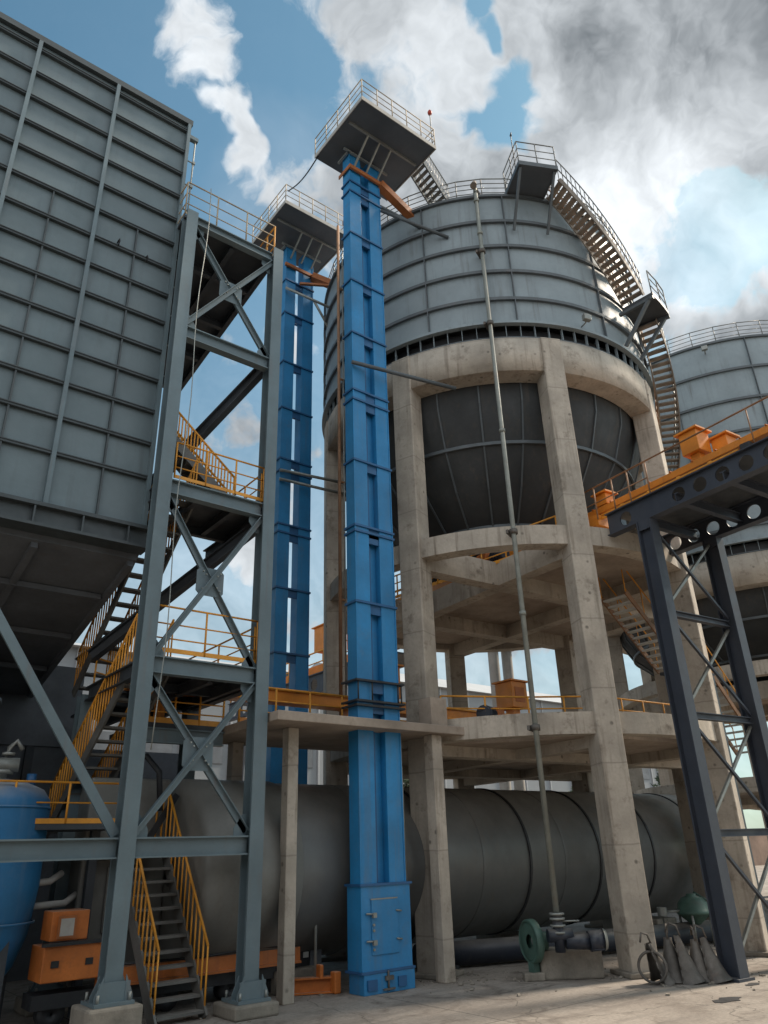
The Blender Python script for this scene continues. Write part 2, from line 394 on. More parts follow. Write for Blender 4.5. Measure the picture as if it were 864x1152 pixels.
    for (r,z) in (prof[3],prof[5]): mb.lathe((c[0],c[1],0),[(r+.0,z-.04),(r+.05,z-.04),(r+.05,z+.04),(r+.0,z+.04)],64,close=True,smooth=False)
    for k in range(26):
        a=2*PI*k/26; ra=V((math.cos(a),math.sin(a),0))
        for (r0,za),(r1,zb_) in zip(prof[1:6],prof[2:7]): mb.bar(polar(c,r0,a)+V((0,0,za)),polar(c,r1,a)+V((0,0,zb_)),.04,.07,ra)
    obj('cone_ribs',mb,'silo_rib_paint',s)
    n=44; pts=[polar(c,Rs-.05,2*PI*k/n)+V((0,0,zr+.0)) for k in range(n)]
    mb=railing(pts,.66,(1,.75,.5,.25),9,.016,closed=True); obj('railing',mb,'rail_grey',s)
    return fr,s,P,angs

C1=(14.0,12.75); RS=4.65
fwd=math.atan2(-C1[1],-C1[0])          # from silo centre towards the yard
# leg azimuth: legs lie 22.5 deg either side of the line of sight
leg0=A1-R_(10)+PI+R_(22.5)
RIB1=(16.43,15.60,14.79,13.94)
fr1,silo1,LEGS,ANG=make_silo(C1,RS,17.34,12.8,11.88,8.05,4.25,RIB1,leg0,
  'large grey ribbed steel silo with a spiral stair climbing its side','weathered concrete legs and ring beams carrying the silo behind the blue elevators',
  [R_(a) for a in (-151,-125,-95,-62,-30,0,30,60,90,120,150,180)])
C2=(27.3,12.3)
fr2,silo2,LEGS2,_=make_silo(C2,5.5,18.0,10.1,9.1,6.8,3.6,(16.75,15.55,14.35,13.15,11.95,11.0),leg0+R_(20),
  'grey ribbed steel silo at the right edge behind the dark bridge','concrete legs and ring beam of the farther silo behind the dark steel bridge',
  [R_(a) for a in (-165,-138,-110,-80,-50,-20,10,40,70,100,130,160)],True,86)

# floodlights on the silo shells
def spot(a,c,r,z,label):
    ra=V((math.cos(a),math.sin(a),0)); p=polar(c,r,a)+V((0,0,z)); t=thing('floodlight',label,'floodlight',p,'floodlights on the silo shells')
    mb=MB(); mb.tube([p-ra*.12,p+ra*.06,p+ra*.06+V((0,0,.08))],.02,6); obj('bracket',mb,'galvanised',t)
    mb=MB(); mb.obox(p+ra*.12+V((0,0,.1)),ra*.12,V((-ra.y,ra.x,0))*.2,V((0,0,.16))); obj('lamp_housing',mb,'galvanised',t,bevel=.015)
spot(R_(-105),C1,RS+.16,13.3,'small grey floodlight on the lower edge of the silo with the spiral stair')
spot(R_(-152),C2,5.66,17.55,'small grey floodlight just under the rim of the farther silo')

# ------------------------------------------------------------------ silo top access platform
t=thing('roof_platform','small box platform hanging over the rim of the silo with the spiral stair','platform',(11.7,8.3,17.38))
pa=R_(-117); ra=V((math.cos(pa),math.sin(pa),0)); ta=V((-ra.y,ra.x,0)); pc=V((C1[0],C1[1],0))+ra*5.0
mb=MB(); mb.obox(pc+V((0,0,17.42)),ra*1.15,ta*1.0,V((0,0,.09))); obj('floor',mb,'deck_grey',t)
mb=MB()
for s_ in (-1,1): mb.bar(pc+ta*.505*s_-ra*.57+V((0,0,17.42)),pc+ta*.505*s_+ra*.575+V((0,0,17.42)),.03,.13)
mb.bar(pc-ta*.52+ra*.58+V((0,0,17.42)),pc+ta*.52+ra*.58+V((0,0,17.42)),.03,.13); obj('edge_channel',mb,'silo_rib_paint',t)
mb=railing([pc+ta*.5*-1-ra*.4+V((0,0,17.47)),pc-ta*.5+ra*.56+V((0,0,17.47)),pc+ta*.5+ra*.56+V((0,0,17.47))],.72,(1,.66,.33),.5,.016); obj('railing',mb,'rail_grey',t)
for s_ in (-1,1):
    mb=MB(); mb.bar(pc+ta*.45*s_+ra*.5+V((0,0,17.36)),pc+ta*.45*s_-ra*.33+V((0,0,16.1)),.06,.06); obj('brace',mb,'silo_rib_paint',t)
p=pc-ta*.48+ra*.3+V((0,0,17.47))
l=thing('lightning_rod','thin rod with a dark tip above the box platform on the silo rim','lightning rod',p)
mb=MB(); mb.tube([p,p+V((0,0,1.25))],.014,6); obj('rod',mb,'rail_grey',l); mb=MB(); mb.tube([p+V((0,0,1.25)),p+V((.03,0,1.4))],[.03,.012],6); obj('tip',mb,'black_iron',l)

# ------------------------------------------------------------------ spiral stair
t=thing('spiral_staircase','rusty spiral stair winding down the right side of the ribbed silo','staircase',(14.5,7.4,9.5))
def spiral(a0,z0,a1,z1,n,r0=4.78,r1=5.5):
    a0=R_(a0);a1=R_(a1)
    for i in range(n):
        a=a0+(a1-a0)*(i+.5)/n; z=z0+(z1-z0)*(i+.5)/n
        ra=V((math.cos(a),math.sin(a),0)); ta=V((-ra.y,ra.x,0)); mb=MB()
        mb.obox(polar(C1,(r0+r1)/2,a)+V((0,0,z)),ra*(r1-r0-.04),ta*.15,V((0,0,.035))); obj('tread',mb,'stair_tread',t)
    for r in (r0,r1):
        mb=MB(); m=n*2
        q=[polar(C1,r,a0+(a1-a0)*i/m)+V((0,0,z0+(z1-z0)*i/m)) for i in range(m+1)]
        for u,v in zip(q,q[1:]): mb.bar(u,v,.03,.14)
        obj('stringer',mb,'stair_tread',t)
        mb=MB()
        for hh in (.7,.36): mb.tube([u+V((0,0,hh)) for u in q],.016,6)
        for u in q[::2]: mb.tube([u,u+V((0,0,.7))],.011,5)
        obj('handrail',mb,'rail_grey' if r==r1 else 'rust_rail',t)
spiral(-110,17.35,-84,14.62,20,4.78,5.36)
spiral(-75,14.4,-30,10.6,30,4.78,5.28)
a0,a1=R_(-84.5),R_(-74); mb=MB(); poly=[polar(C1,4.75,a0+(a1-a0)*i/4) for i in range(5)]+[polar(C1,5.6,a1-(a1-a0)*i/4) for i in range(5)]
mb.prism([(q.x,q.y) for q in poly],14.42,14.54); obj('landing',mb,'dark_deck_paint',t)
mb=railing([polar(C1,5.58,a0)+V((0,0,14.54)),polar(C1,5.58,(a0+a1)/2)+V((0,0,14.54)),polar(C1,5.58,a1)+V((0,0,14.54))],.7,(1,.66,.33),.5,.016); obj('landing_railing',mb,'rail_grey',t)
for a in (a0,a1):
    mb=MB(); mb.bar(polar(C1,5.5,a)+V((0,0,14.4)),polar(C1,4.66,a)+V((0,0,13.4)),.08,.08); mb.bar(polar(C1,5.6,a)+V((0,0,14.38)),polar(C1,4.66,a)+V((0,0,14.38)),.08,.08); obj('bracket',mb,'silo_rib_paint',t)

# ------------------------------------------------------------------ bucket elevators
def elevator(x0,x1,y0,y1,zlow,ztop,bands,ties,root,boot=False):
    W=x1-x0; cw=W*.36; D=y1-y0
    zs=[zlow]+bands+[ztop]
    for za,zb in zip(zs,zs[1:]):
        for (a,b) in ((x0,x0+cw),(x1-cw,x1)):
            mb=MB(); mb.box(a,b,y0,y1,za,zb); obj('casing_section',mb,'elevator_blue',root,bevel=.006)
    for z in bands:
        mb=MB(); e=.035
        mb.box(x0-e,x1+e,y0-e,y0-.001,z-.022,z+.022); mb.box(x0-e,x1+e,y1+.001,y1+e,z-.022,z+.022)
        mb.box(x0-e,x0-.001,y0-.001,y1+.001,z-.022,z+.022); mb.box(x1+.001,x1+e,y0-.001,y1+.001,z-.022,z+.022)
        mb.box(x0+cw+.001,x1-cw-.001,y0+.02,y0+.06,z-.2,z+.03)
        obj('flange',mb,'elevator_blue_dark',root)
    # corner angles
    mb=MB()
    for x in (x0,x1): mb.box(x-.012,x+.012,y0-.012,y0+.012,zlow,ztop-.01)
    obj('corner_angle',mb,'elevator_blue',root)
BZ1=[4.43,4.79,6.27,7.71,7.83,9.29,10.76,11.0,12.51,14.01,15.46,16.83,17.16]
ex0,ex1,ey0,ey1=7.81,8.73,10.74,11.04
el=thing('bucket_elevator','tall bright blue twin bucket elevator with an access door, passing through the concrete canopy','bucket elevator',(8.25,10.9,0),'blue bucket elevators')
elevator(ex0,ex1,ey0,ey1,1.5,18.2,BZ1,[],el)
# back web between legs (dark slot)
mb=MB(); mb.box(ex0+.332,ex1-.332,ey0+.15,ey0+.165,1.5,18.1); obj('slot_plate',mb,'elevator_blue',el)
mb=MB(); mb.box(ex0+.40,ex0+.43,ey0+.10,ey0+.149,1.5,18.1); obj('slot_channel',mb,'elevator_blue_dark',el)
# boot
mb=MB(); mb.box(ex0-.02,ex1+.07,ey0-.03,ey1+.06,.30,1.5); obj('boot',mb,'elevator_blue',el,bevel=.008)
for z in (1.49,.278):
    mb=MB(); mb.box(ex0-.05,ex1+.10,ey0-.06,ey1+.09,z,z+.035); obj('boot_flange',mb,'elevator_blue_dark',el)
mb=MB(); mb.box(ex0+.0,ex1+.09,ey0-.05,ey1+.05,0,.275); obj('boot_base',mb,'elevator_blue',el,bevel=.008)
mb=MB(); mb.box(ex0+.17,ex0+.71,ey0-.05,ey0-.031,.52,1.30); dr=obj('access_door',mb,'elevator_blue',el,bevel=.006)
mb=MB(); mb.box(ex0+.15,ex0+.70,ey0-.056,ey0-.0505,1.29,1.31); obj('door_trim',mb,'galvanised',dr)
for z in (.70,1.08):
    mb=MB(); mb.tube([(ex0+.06,ey0-.06,z+.02),(ex0+.22,ey0-.07,z+.01)],.016,6); mb.box(ex0+.17,ex0+.24,ey0-.10,ey0-.051,z-.04,z+.03); obj('latch',mb,'galvanised',dr)
for z in (.72,1.12):
    mb=MB(); mb.tube([(ex0+.66,ey0-.06,z),(ex0+.77,ey0-.06,z-.015)],.014,6); obj('hinge',mb,'galvanised',dr)
for z in (.86,.6,.94):
    mb=MB(); mb.tube([(ex0+.2,ey0-.05,z),(ex0+.2,ey0-.075,z)],.02,8); obj('bolt',mb,'galvanised',dr)
mb=MB(); mb.box(ex0+.06,ex0+.24,ey0-.075,ey0-.051,.06,.2); mb.box(ex0+.66,ex0+.82,ey0-.075,ey0-.051,.06,.2); obj('inspection_plate',mb,'elevator_blue_dark',el)
mb=MB(); mb.tube([(ex0+.46,ey0-.07,.03),(ex0+.46,ey0-.07,.30)],.016,6); mb.box(ex0+.40,ex0+.55,ey0-.09,ey0-.051,.17,.23); mb.box(ex0+.36,ex0+.58,ey0-.085,ey0-.051,.04,.065); obj('tension_screw',mb,'scrap_iron',el)
mb=MB(); mb.tube([(ex1+.06,ey0+.05,1.53),(ex1+.05,ey0+.05,4.0)],.02,6); obj('conduit',mb,'galvanised',el)
# collar with posts near slab
for x in (ex0-.03,ex0+.28,ex1-.05,ex1+.03):
    mb=MB(); mb.tube([(x,ey0-.06,4.43),(x,ey0-.06,4.79)],.014,6); obj('collar_stud',mb,'black_iron',el)
for z in (4.35,4.43,4.79):
    mb=MB(); mb.box(ex0-.09,ex1+.09,ey0-.09,ey0-.04,z-.02,z+.015); mb.box(ex0-.09,ex0-.04,ey0-.04,ey1+.09,z-.02,z+.015); mb.box(ex1+.04,ex1+.09,ey0-.04,ey1+.09,z-.02,z+.015); obj('collar_ring',mb,'black_iron',el)
# head platform
def head(root,x0,x1,y0,y1,z,ex0,ex1,ey0,ey1,zt):
    mb=MB(); mb.box(x0,x1,y0,y1,z,z+.07); obj('head_floor',mb,'deck_grey',root)
    mb=MB(); e=.02
    mb.box(x0-e,x1+e,y0-e,y0-.002,z-.03,z+.09); mb.box(x0-e,x0-.002,y0-.002,y1,z-.03,z+.09); mb.box(x1+.002,x1+e,y0-.002,y1,z-.03,z+.09); obj('floor_edge',mb,'pale_housing',root)
    zz=z+.09
    mb=railing([(x0,y1,zz),(x0,y0,zz),(x1,y0,zz),(x1,y1,zz)],.62,(1,.66,.33),.5,.014); obj('head_railing',mb,'pale_rail',root)
    # brackets under
    for i in range(3):
        x=ex0+.12+i*(ex1-ex0-.2)/2
        mb=MB(); mb.bar((x,ey0-.03,z-.62),(x+.03,ey0-.62,z-.02),.04,.05); obj('knee_brace',mb,'galvanised',root)
    mb=MB(); mb.bar((x0+.1,ey0-.62,z-.03),(x1-.1,ey0-.62,z-.03),.05,.06); mb.bar((ex0-.2,ey0-.05,z-.2),(ex1+.25,ey0-.05,z-.2),.05,.06); mb.bar((ex0-.06,ey0-.07,z-.2),(ex0-.06,ey1+.1,z-.2),.05,.06); obj('support_angle',mb,'galvanised',root)
head(el,7.27,9.59,9.45,11.5,18.3,ex0,ex1,ey0,ey1,18.2)
mb=MB(); mb.box(ex0-.05,ex1+.05,ey0-.08,ey1+.1,18.39,18.75); mb.lathe(((ex0+ex1)/2,ey1+.05,18.75),[(.46,0),(.46,-.4)],24,-PI/2,PI/2,axis='y'); obj('head_hood',mb,'elevator_blue',el,bevel=.01)
mb=MB(); mb.box(8.25,8.45,9.62,9.72,18.4,18.7); obj('control_box',mb,'galvanised',el)
# spout
sp=thing('discharge_spout','rusty orange spout from the nearer blue elevator down to the silo rim','spout',(8.8,10.7,17.2),'rusty spouts from the elevators')
mb=MB(); mb.box(ex0-.06,ex1+.06,ey0-.10,ey0-.042,17.52,17.63); mb.box(ex0-.06,ex0-.038,ey0-.042,ey1+.1,17.52,17.63); obj('clamp_band',mb,'rust_duct',sp)
mb=MB(); mb.bar((ex1+.0,ey0-.03,17.6),(9.97,10.81,17.25),.2,.2); mb.bar((ex1+.02,ey0-.04,17.71),(9.97,10.8,17.36),.05,.02); obj('chute',mb,'rust_duct',sp)
# stairs from the head platform down to the silo roof
t=thing('roof_stair','short steel stair from the nearer elevator head down onto the silo roof','staircase',(10.0,10.4,17.4))
stair(t,(9.62,9.95,18.33),(10.45,9.95,17.38),.5,8,'silo_rib_paint','stair_grey','rail_grey',(0,1,0),True,.62,(0,1),.10,.085,.012,False)
# red beacon
p=V((9.55,9.5,18.39)); t=thing('beacon_pole','thin pole with a red lamp at the right corner of the elevator head railing','beacon',p)
mb=MB(); mb.tube([p,p+V((0,0,1.2))],.014,6); obj('pole',mb,'rail_grey',t); mb=MB(); mb.lathe(p+V((0,0,1.2)),[(.0,0),(.05,.02),(.06,.09),(.03,.16),(0,.17)],12); obj('lamp',mb,'red_lamp',t)
# ties from silo to elevator (struts)
for (a,b,lab) in (((ex1+.03,ey0+.02,16.9),(9.95,10.55,16.7),'upper dark strut between the nearer elevator head and the silo'),
                  ((ex1+.03,ey0+.0,16.75),(10.3,9.95,16.1),'lower dark strut between the nearer elevator head and the silo'),
                  ((ex0-.07,ey0-.07,11.62),(10.2,10.05,11.55),'grey tie tube from the blue elevator to the silo ring beam')):
    mb=MB(); mb.tube([a,b],.045,8); tag(obj('tie_strut',mb,'silo_rib_paint'),lab,'strut','tie struts of the elevators')

# rear elevator
fx0,fx1,fy0,fy1=8.40,9.32,14.8,15.1
e2=thing('bucket_elevator','blue twin bucket elevator with a see-through slot, standing behind the steel stair tower','bucket elevator',(8.86,14.95,0),'blue bucket elevators')
elevator(fx0,fx1,fy0,fy1,1.0,18.6,[3,4.6,6.25,7.83,9.28,9.5,11.0,11.35,12.9,14.4,16.1,17.3],[],e2)
mb=MB(); mb.box(fx0-.05,fx1+.08,fy0-.05,fy1+.08,0,1.0); obj('boot',mb,'elevator_blue',e2)
head(e2,7.6,9.85,13.55,15.5,18.75,fx0,fx1,fy0,fy1,18.6)
mb=MB(); mb.box(fx0-.05,fx1+.05,fy0-.08,fy1+.1,18.85,19.2); obj('head_hood',mb,'elevator_blue',e2)
sp=thing('discharge_spout','rusty orange spout and bracket at the head of the rear blue elevator','spout',(9.3,14.6,17.6),'rusty spouts from the elevators')
mb=MB(); mb.box(fx0-.08,fx1+.06,fy0-.11,fy0-.04,17.75,17.85); obj('clamp_band',mb,'rust_duct',sp)
mb=MB(); mb.bar((fx1-.1,fy0-.1,17.75),(10.3,14.3,17.45),.22,.2); mb.bar((fx0+.4,fy0-.12,17.25),(10.3,14.2,17.55),.08,.06); obj('chute',mb,'rust_duct',sp)
for (a,b,lab) in (((fx0-.04,fy0-.07,10.95),(10.1,14.25,10.85),'upper grey pipe tie from the rear elevator to the concrete leg'),
                  ((fx0-.04,fy0-.05,10.7),(10.1,14.3,10.55),'lower grey pipe tie from the rear elevator to the concrete leg'),
                  ((fx0-.05,fy0-.08,16.9),(10.0,14.1,16.3),'long grey strut below the rear elevator head platform'),
                  ((fx1,fy0-.08,16.9),(10.2,14.9,16.0),'short dark strut below the rear elevator head platform')):
    mb=MB(); mb.tube([a,b],.04,8); mb.tube([V(b),V(b)+V((.1,0,0))],.08,8); tag(obj('tie_strut',mb,'galvanised'),lab,'strut','tie struts of the elevators')
# rusty standpipe between the elevators
p=V((9.15,13.2,4.2)); t=thing('standpipe','thin rusty vertical pipe rising between the two blue elevators','pipe',p)
mb=MB(); mb.tube([p,p+V((0,0,14.3))],.04,8); obj('pipe',mb,'rust_rail',t)
mb=MB(); mb.tube([p+V((.14,0,0)),p+V((.14,0,13.3))],.02,6); obj('conduit',mb,'galvanised',t)
mb=MB()
for z in (3,6,9,12): mb.tube([p+V((0,0,z)),p+V((.14,0,z))],.03,6)
obj('clamp',mb,'rust_rail',t)
# hoist on the rear head platform corner
p=V((9.75,13.6,18.84)); t=thing('small_hoist','rusty little hoist frame on the corner of the rear elevator head platform','hoist',p)
mb=MB(); mb.tube([p,p+V((0,0,.6)),p+V((.5,-.1,.75))],.05,6); mb.tube([p+V((.2,0,0)),p+V((.2,0,.6))],.03,6); obj('frame',mb,'rust_duct',t)
mb=MB(); mb.box(p.x-.1,p.x+.25,p.y-.1,p.y+.1,p.z+.38,p.z+.58); obj('drum_housing',mb,'rust_rail',t,bevel=.02)
mb=MB(); mb.bar((9.55,13.4,18.3),(10.6,13.7,19.2),.1,.1); obj('jib',mb,'rail_grey',t)
# cable between platforms
mb=MB(); a=V((7.3,11.4,18.3)); b=V((7.7,13.6,19.3)); q=[a+(b-a)*i/10-V((0,0,.18*math.sin(PI*i/10))) for i in range(11)]; mb.tube(q,.018,6)
tag(obj('cable',mb,'black_iron'),'dark cable hanging between the two elevator head platforms','cable')

# ------------------------------------------------------------------ riser pipe with pump
p=V((10.70,9.24,0)); t=thing('riser_pipe','slim grey vertical pipe from the pump up over the silo rim','pipe',(p.x,p.y,.9))
mb=MB(); mb.tube([p+V((0,0,.95)),p+V((0,0,17.25))],.05,10); mb.tube([p+V((0,0,17.25)),p+V((.06,.05,17.5)),p+V((.45,.45,17.55))],.05,10); obj('pipe',mb,'riser_paint',t)
for z in (3.95,7.82,13.1,15.3):
    mb=MB(); mb.lathe(p,[(.05,z-.05),(.085,z-.05),(.085,z+.05),(.05,z+.05)],12,close=True); mb.bar(p+V((-.13,.06,z)),p+V((.16,.18,z)),.05,.08); obj('clamp',mb,'scrap_iron',t)
for z in (6.1,10.2,15.9,17.0):
    mb=MB(); mb.lathe(p,[(.05,z-.04),(.068,z-.04),(.068,z+.04),(.05,z+.04)],12,close=True); obj('coupling',mb,'riser_paint',t)
mb=MB(); mb.tube([p+V((-.05,0,17.5)),p+V((.05,.05,17.72))],[.09,.06],8); mb.tube([p+V((.3,.2,17.4)),p+V((.25,.2,17.75)),p+V((.45,.15,17.35))],.07,8); obj('valve_head',mb,'stair_tread',t)

t=thing('pump_set','green-wheeled pump on a stained concrete block in front of the kiln','pump',(11.1,9.55,0))
mb=MB(); mb.quadbox([(10.62,9.62,0),(11.42,8.98,0),(11.72,9.38,0),(10.92,10.02,0),(10.62,9.62,.42),(11.42,8.98,.44),(11.72,9.38,.44),(10.92,10.02,.42)]); obj('plinth',mb,'concrete_block',t,bevel=.03)
mb=MB(); mb.quadbox([(10.35,9.75,0),(10.62,9.55,0),(10.8,9.75,0),(10.5,9.95,0),(10.35,9.75,.12),(10.62,9.55,.12),(10.8,9.75,.12),(10.5,9.95,.12)]); obj('small_footing',mb,'concrete_block',t,bevel=.02)
d=V((.78,-.62,0)); n_=V((.62,.78,0))
wc=V((10.57,9.73,.56)); w0=MB()
w0.lathe((0,0,0),[(.12,-.05),(.30,-.08),(.36,-.03),(.36,.03),(.30,.08),(.12,.06)],28,axis='x',close=False); w0.lathe((0,0,0),[(.335,-.095),(.38,-.06),(.38,.06),(.335,.095)],28,axis='x',close=True)
rot=Matrix.Rotation(math.atan2(d.y,d.x)+.35,4,'Z'); w0.xf(Matrix.Translation(wc)@rot@Matrix.Scale(.86,4)); obj('volute_wheel',w0,'pump_green',t)
mb=MB(); mb.tube([wc+d*.05,wc+d*.26],[.16,.13],14); mb.bar(wc+V((0,0,-.62)),wc+V((0,0,-.3)),.14,.12); obj('volute_neck',mb,'pump_green',t)
q=p+V((0,0,0))
mb=MB(); mb.tube([q+V((0,0,.42)),q+V((0,0,.95))],.085,12); mb.tube([q+V((-.16,.1,.66)),q+V((.18,-.12,.66))],.10,12); obj('valve_body',mb,'pipe_blue_black',t)
for z in (.70,.80,.90,.97):
    mb=MB(); mb.lathe(q,[(.05,z-.016),(.125,z-.016),(.125,z+.016),(.05,z+.016)],16,close=True); obj('pipe_flange',mb,'galvanised',t)
mb=MB(); mb.tube([q+V((0,0,.86)),q+d*.36+V((0,0,.86))],.014,6); obj('valve_lever',mb,'galvanised',t)
mb=MB(); mb.tube([q+d*.10+V((0,0,.56)),q+d*.48+V((0,0,.56))],[.1,.12],14); mb.tube([q+d*.48+V((0,0,.56)),q+d*.72+V((0,0,.58))],[.15,.15],16); mb.bar(q+d*.6+V((0,0,.44)),q+d*.6+V((0,0,.56)),.2,.2,d); obj('motor',mb,'pipe_blue_black',t)
mb=MB(); mb.lathe((0,0,0),[(.06,.0),(.14,.02),(.17,-.03)],16,axis='x'); mb.xf(Matrix.Translation(q+d*.74+V((0,0,.58)))@Matrix.Rotation(math.atan2(d.y,d.x),4,'Z')); obj('motor_cowl',mb,'galvanised',t)

# ------------------------------------------------------------------ rotary kiln
KY,KZ,KR=12.6,1.78,1.40
t=thing('rotary_kiln','long dark steel rotary kiln drum lying behind the elevator and the concrete legs','rotary kiln',(12,KY,0))
mb=MB(); mb.lathe((0,KY,KZ),[(KR,5.5),(KR,19.6),(KR-.25,19.75),(.2,19.8)],96,axis='x'); mb.lathe((0,KY,KZ),[(.2,5.5),(KR,5.5)],96,axis='x',smooth=False); obj('drum',mb,'kiln_steel',t)
for x in (8.3,11.05,13.45):
    mb=MB(); mb.lathe((0,KY,KZ),[(KR-.01,x),(KR+.006,x),(KR+.006,x+.03),(KR-.01,x+.03)],96,axis='x',close=True,smooth=False); obj('weld_seam',mb,'kiln_steel',t)
for x in (9.75,12.35,14.6,16.6,18.7):
    mb=MB(); mb.lathe((0,KY,KZ),[(KR-.01,x),(KR+.022,x),(KR+.022,x+.06),(KR-.01,x+.06)],96,axis='x',close=True,smooth=False); obj('drum_band',mb,'black_iron',t)
mb=MB(); mb.lathe((0,KY,KZ),[(.2,5.36),(1.2,5.37),(KR+.03,5.42),(KR+.03,7.0),(KR+.005,7.02)],96,axis='x'); obj('lit_end_shell',mb,'lit_pale_tone',t)  # pale sleeve added for the light falling on the drum's left end
for x in (6.9,12.8,17.2):
    mb=MB(); mb.box(x,x+.8,KY-.8,KY+.8,0,.33); obj('support_pier',mb,'concrete_block',t,bevel=.03)
t=thing('feed_housing','pale weathered feed housing at the left end of the kiln behind the yellow stair','housing',(4.6,13.2,.4))
mb=MB(); mb.box(4.0,5.355,12.75,14.3,.35,3.22); obj('casing',mb,'lit_pale_tone',t,bevel=.05)
mb=MB(); mb.box(4.4,5.0,12.70,12.749,1.0,1.9); obj('hatch',mb,'lit_pale_tone',t,bevel=.01)
t=thing('black_hose','black hose curving down the pale inlet of the kiln behind the yellow stair','hose',(4.9,11.3,1.5))
mb=MB(); mb.tube([(4.5,12.8,3.5),(4.8,12.6,3.55),(5.0,12.5,3.3),(5.05,12.45,2.7)],.05,8); obj('hose',mb,'black_iron',t)
mb=MB(); mb.bar((4.9,12.42,2.3),(5.3,12.4,2.95),.1,.02,(0,1,0)); obj('flap',mb,'black_iron',t)

# blue-black pipeline on the ground
mb=MB(); mb.tube([(9.9,10.75+1.2,.24),(13.2,10.9,.24),(18.5,9.6,.24)],.2,16); t=obj('ground_pipe',mb,'pipe_blue_black'); tag(t,'thick blue-black pipe lying on the ground under the kiln','pipe')
mb=MB()
for x,y in ((10.5,11.75),(12.9,10.98),(15.5,10.33),(17.9,9.75)): mb.box(x-.06,x+.06,y-.22,y+.22,0,.08)
obj('saddle',mb,'black_iron',t)
# green machine behind the scoops
gp=V((16.0,10.05,0)); t=thing('green_blower','small green domed blower on legs behind the pile of iron scoops','blower',gp)
mb=MB(); mb.lathe(gp+V((0,0,.62)),[(.10,-.22),(.22,-.12),(.33,-.03),(.35,-.02),(.35,.03),(.33,.04),(.30,.18),(.22,.27),(.1,.315),(.1,.35),(0,.352)],24); obj('body',mb,'pump_green',t)
for k in range(4):
    a=k*PI/2+.4; q=gp+V((math.cos(a)*.3,math.sin(a)*.3,0)); mb=MB(); mb.tube([q,q+V((0,0,.62))],.03,6); obj('leg',mb,'galvanised',t)
mb=MB(); mb.tube([gp+V((-.62,.35,0)),gp+V((-.62,.35,.66)),gp+V((-.2,.1,.66))],.03,6); mb.lathe(gp+V((-.62,.35,.66)),[(.1,-.08),(.1,.08)],12); obj('side_pipe',mb,'galvanised',t)
mb=MB(); mb.bar(gp+V((.3,-.2,.62)),gp+V((.55,-.4,.62)),.25,.03); mb.tube([gp+V((.5,-.36,0)),gp+V((.5,-.36,.62))],.025,6); mb.tube([gp+V((.1,0,1.0)),gp+V((.55,-.4,.62))],.02,6); obj('shelf',mb,'pump_green',t)

rb=MB()
spots_=[(7.0,11.9),(9.8,10.6),(12.1,8.6),(15.4,8.6),(10.6,10.0),(5.9,11.2),(13.0,7.2),(12.4,10.4),(14.5,10.2),(8.9,10.9),(11.8,7.9),(16.5,10.3)]
for i in range(330):
    cx_,cy_=random.choice(spots_); x=cx_+random.gauss(0,.55); y=cy_+random.gauss(0,.45); s_=random.choice((.012,.016,.02,.03))*(.7+random.random()*.6)
    Mx=Matrix.Translation((x,y,s_*.3))@Matrix.Rotation(random.random()*6,4,'Z')@Matrix.Rotation(random.random(),4,'X'); st=len(rb.v); rb.obox((0,0,0),(s_*1.6,0,0),(.3*s_,s_*1.1,0),(0,.2*s_,s_*.9)); rb.xf(Mx,st)
tag(obj('rubble',rb,'concrete_block'),'scattered small stones and concrete crumbs around the column feet','rubble',None,'stuff')
# iron scoops
def scoop(pos,yaw,tilt,s,label):
    t=thing('iron_scoop',label,'scoop',pos,'iron scoops heaped by the concrete leg')
    Mx=Matrix.Translation(V(pos))@Matrix.Rotation(yaw,4,'Z')@Matrix.Rotation(tilt,4,'Y')
    mb=MB(); n=10; prof=[(.05,.60),(.07,.50),(.11,.34),(.15,.18),(.19,.06),(.235,.0)]
    mb.lathe((0,0,0),[(r*s,z*s) for r,z in prof],18,-PI*.62,PI*.62); mb.lathe((0,0,0),[(max(.01,(r-.014))*s,z*s) for r,z in prof],18,-PI*.62,PI*.62)
    a=PI*.62
    for sg in (1,-1):
        for (r0,z0),(r1,z1) in zip(prof,prof[1:]):
            c,s2=math.cos(a*sg),math.sin(a*sg); mb.tube([(r0*s*c,r0*s*s2,z0*s),(r1*s*c,r1*s*s2,z1*s)],.012,5)
    mb.xf(Mx); obj('shell',mb,'scrap_iron',t)
    mb=MB(); mb.tube([(.06*s,0,.58*s),(.05*s,0,.72*s),(-.05*s,0,.78*s),(-.13*s,0,.66*s)],.016,6); mb.xf(Mx); obj('hook',mb,'scrap_iron',t)
base=V((11.55,8.05,0)); d=V((.78,-.62,0)); n_=V((.62,.78,0))
sc_l=['iron scoop with its round open end turned to the yard','iron scoop standing upright beside the open-ended one','iron scoop in the middle of the heap leaning right','iron scoop fourth along the heap with a tall hook','iron scoop at the right end of the heap by the dark column']
for i,l_ in enumerate(sc_l):
    scoop(base+d*(.04+.215*i)+n_*(.08*(i%2)+.03),R_((-20,-150,-60,-135,-75)[i]),R_((-16,-5,-9,-4,-11)[i]),.95+.06*(i%3),l_)
tq=thing('iron_ring','round iron ring leaning on the scoops beside the concrete leg','ring',base-d*.1-n_*.06)
mb=MB(); mb.lathe((0,0,0),[(.19,-.03),(.225,-.03),(.225,.03),(.19,.03)],28,axis='x',close=True); mb.xf(Matrix.Translation(base-d*.1-n_*.06+V((0,0,.235)))@Matrix.Rotation(R_(25),4,'Z')@Matrix.Rotation(R_(8),4,'Y')); obj('band',mb,'scrap_iron',tq)

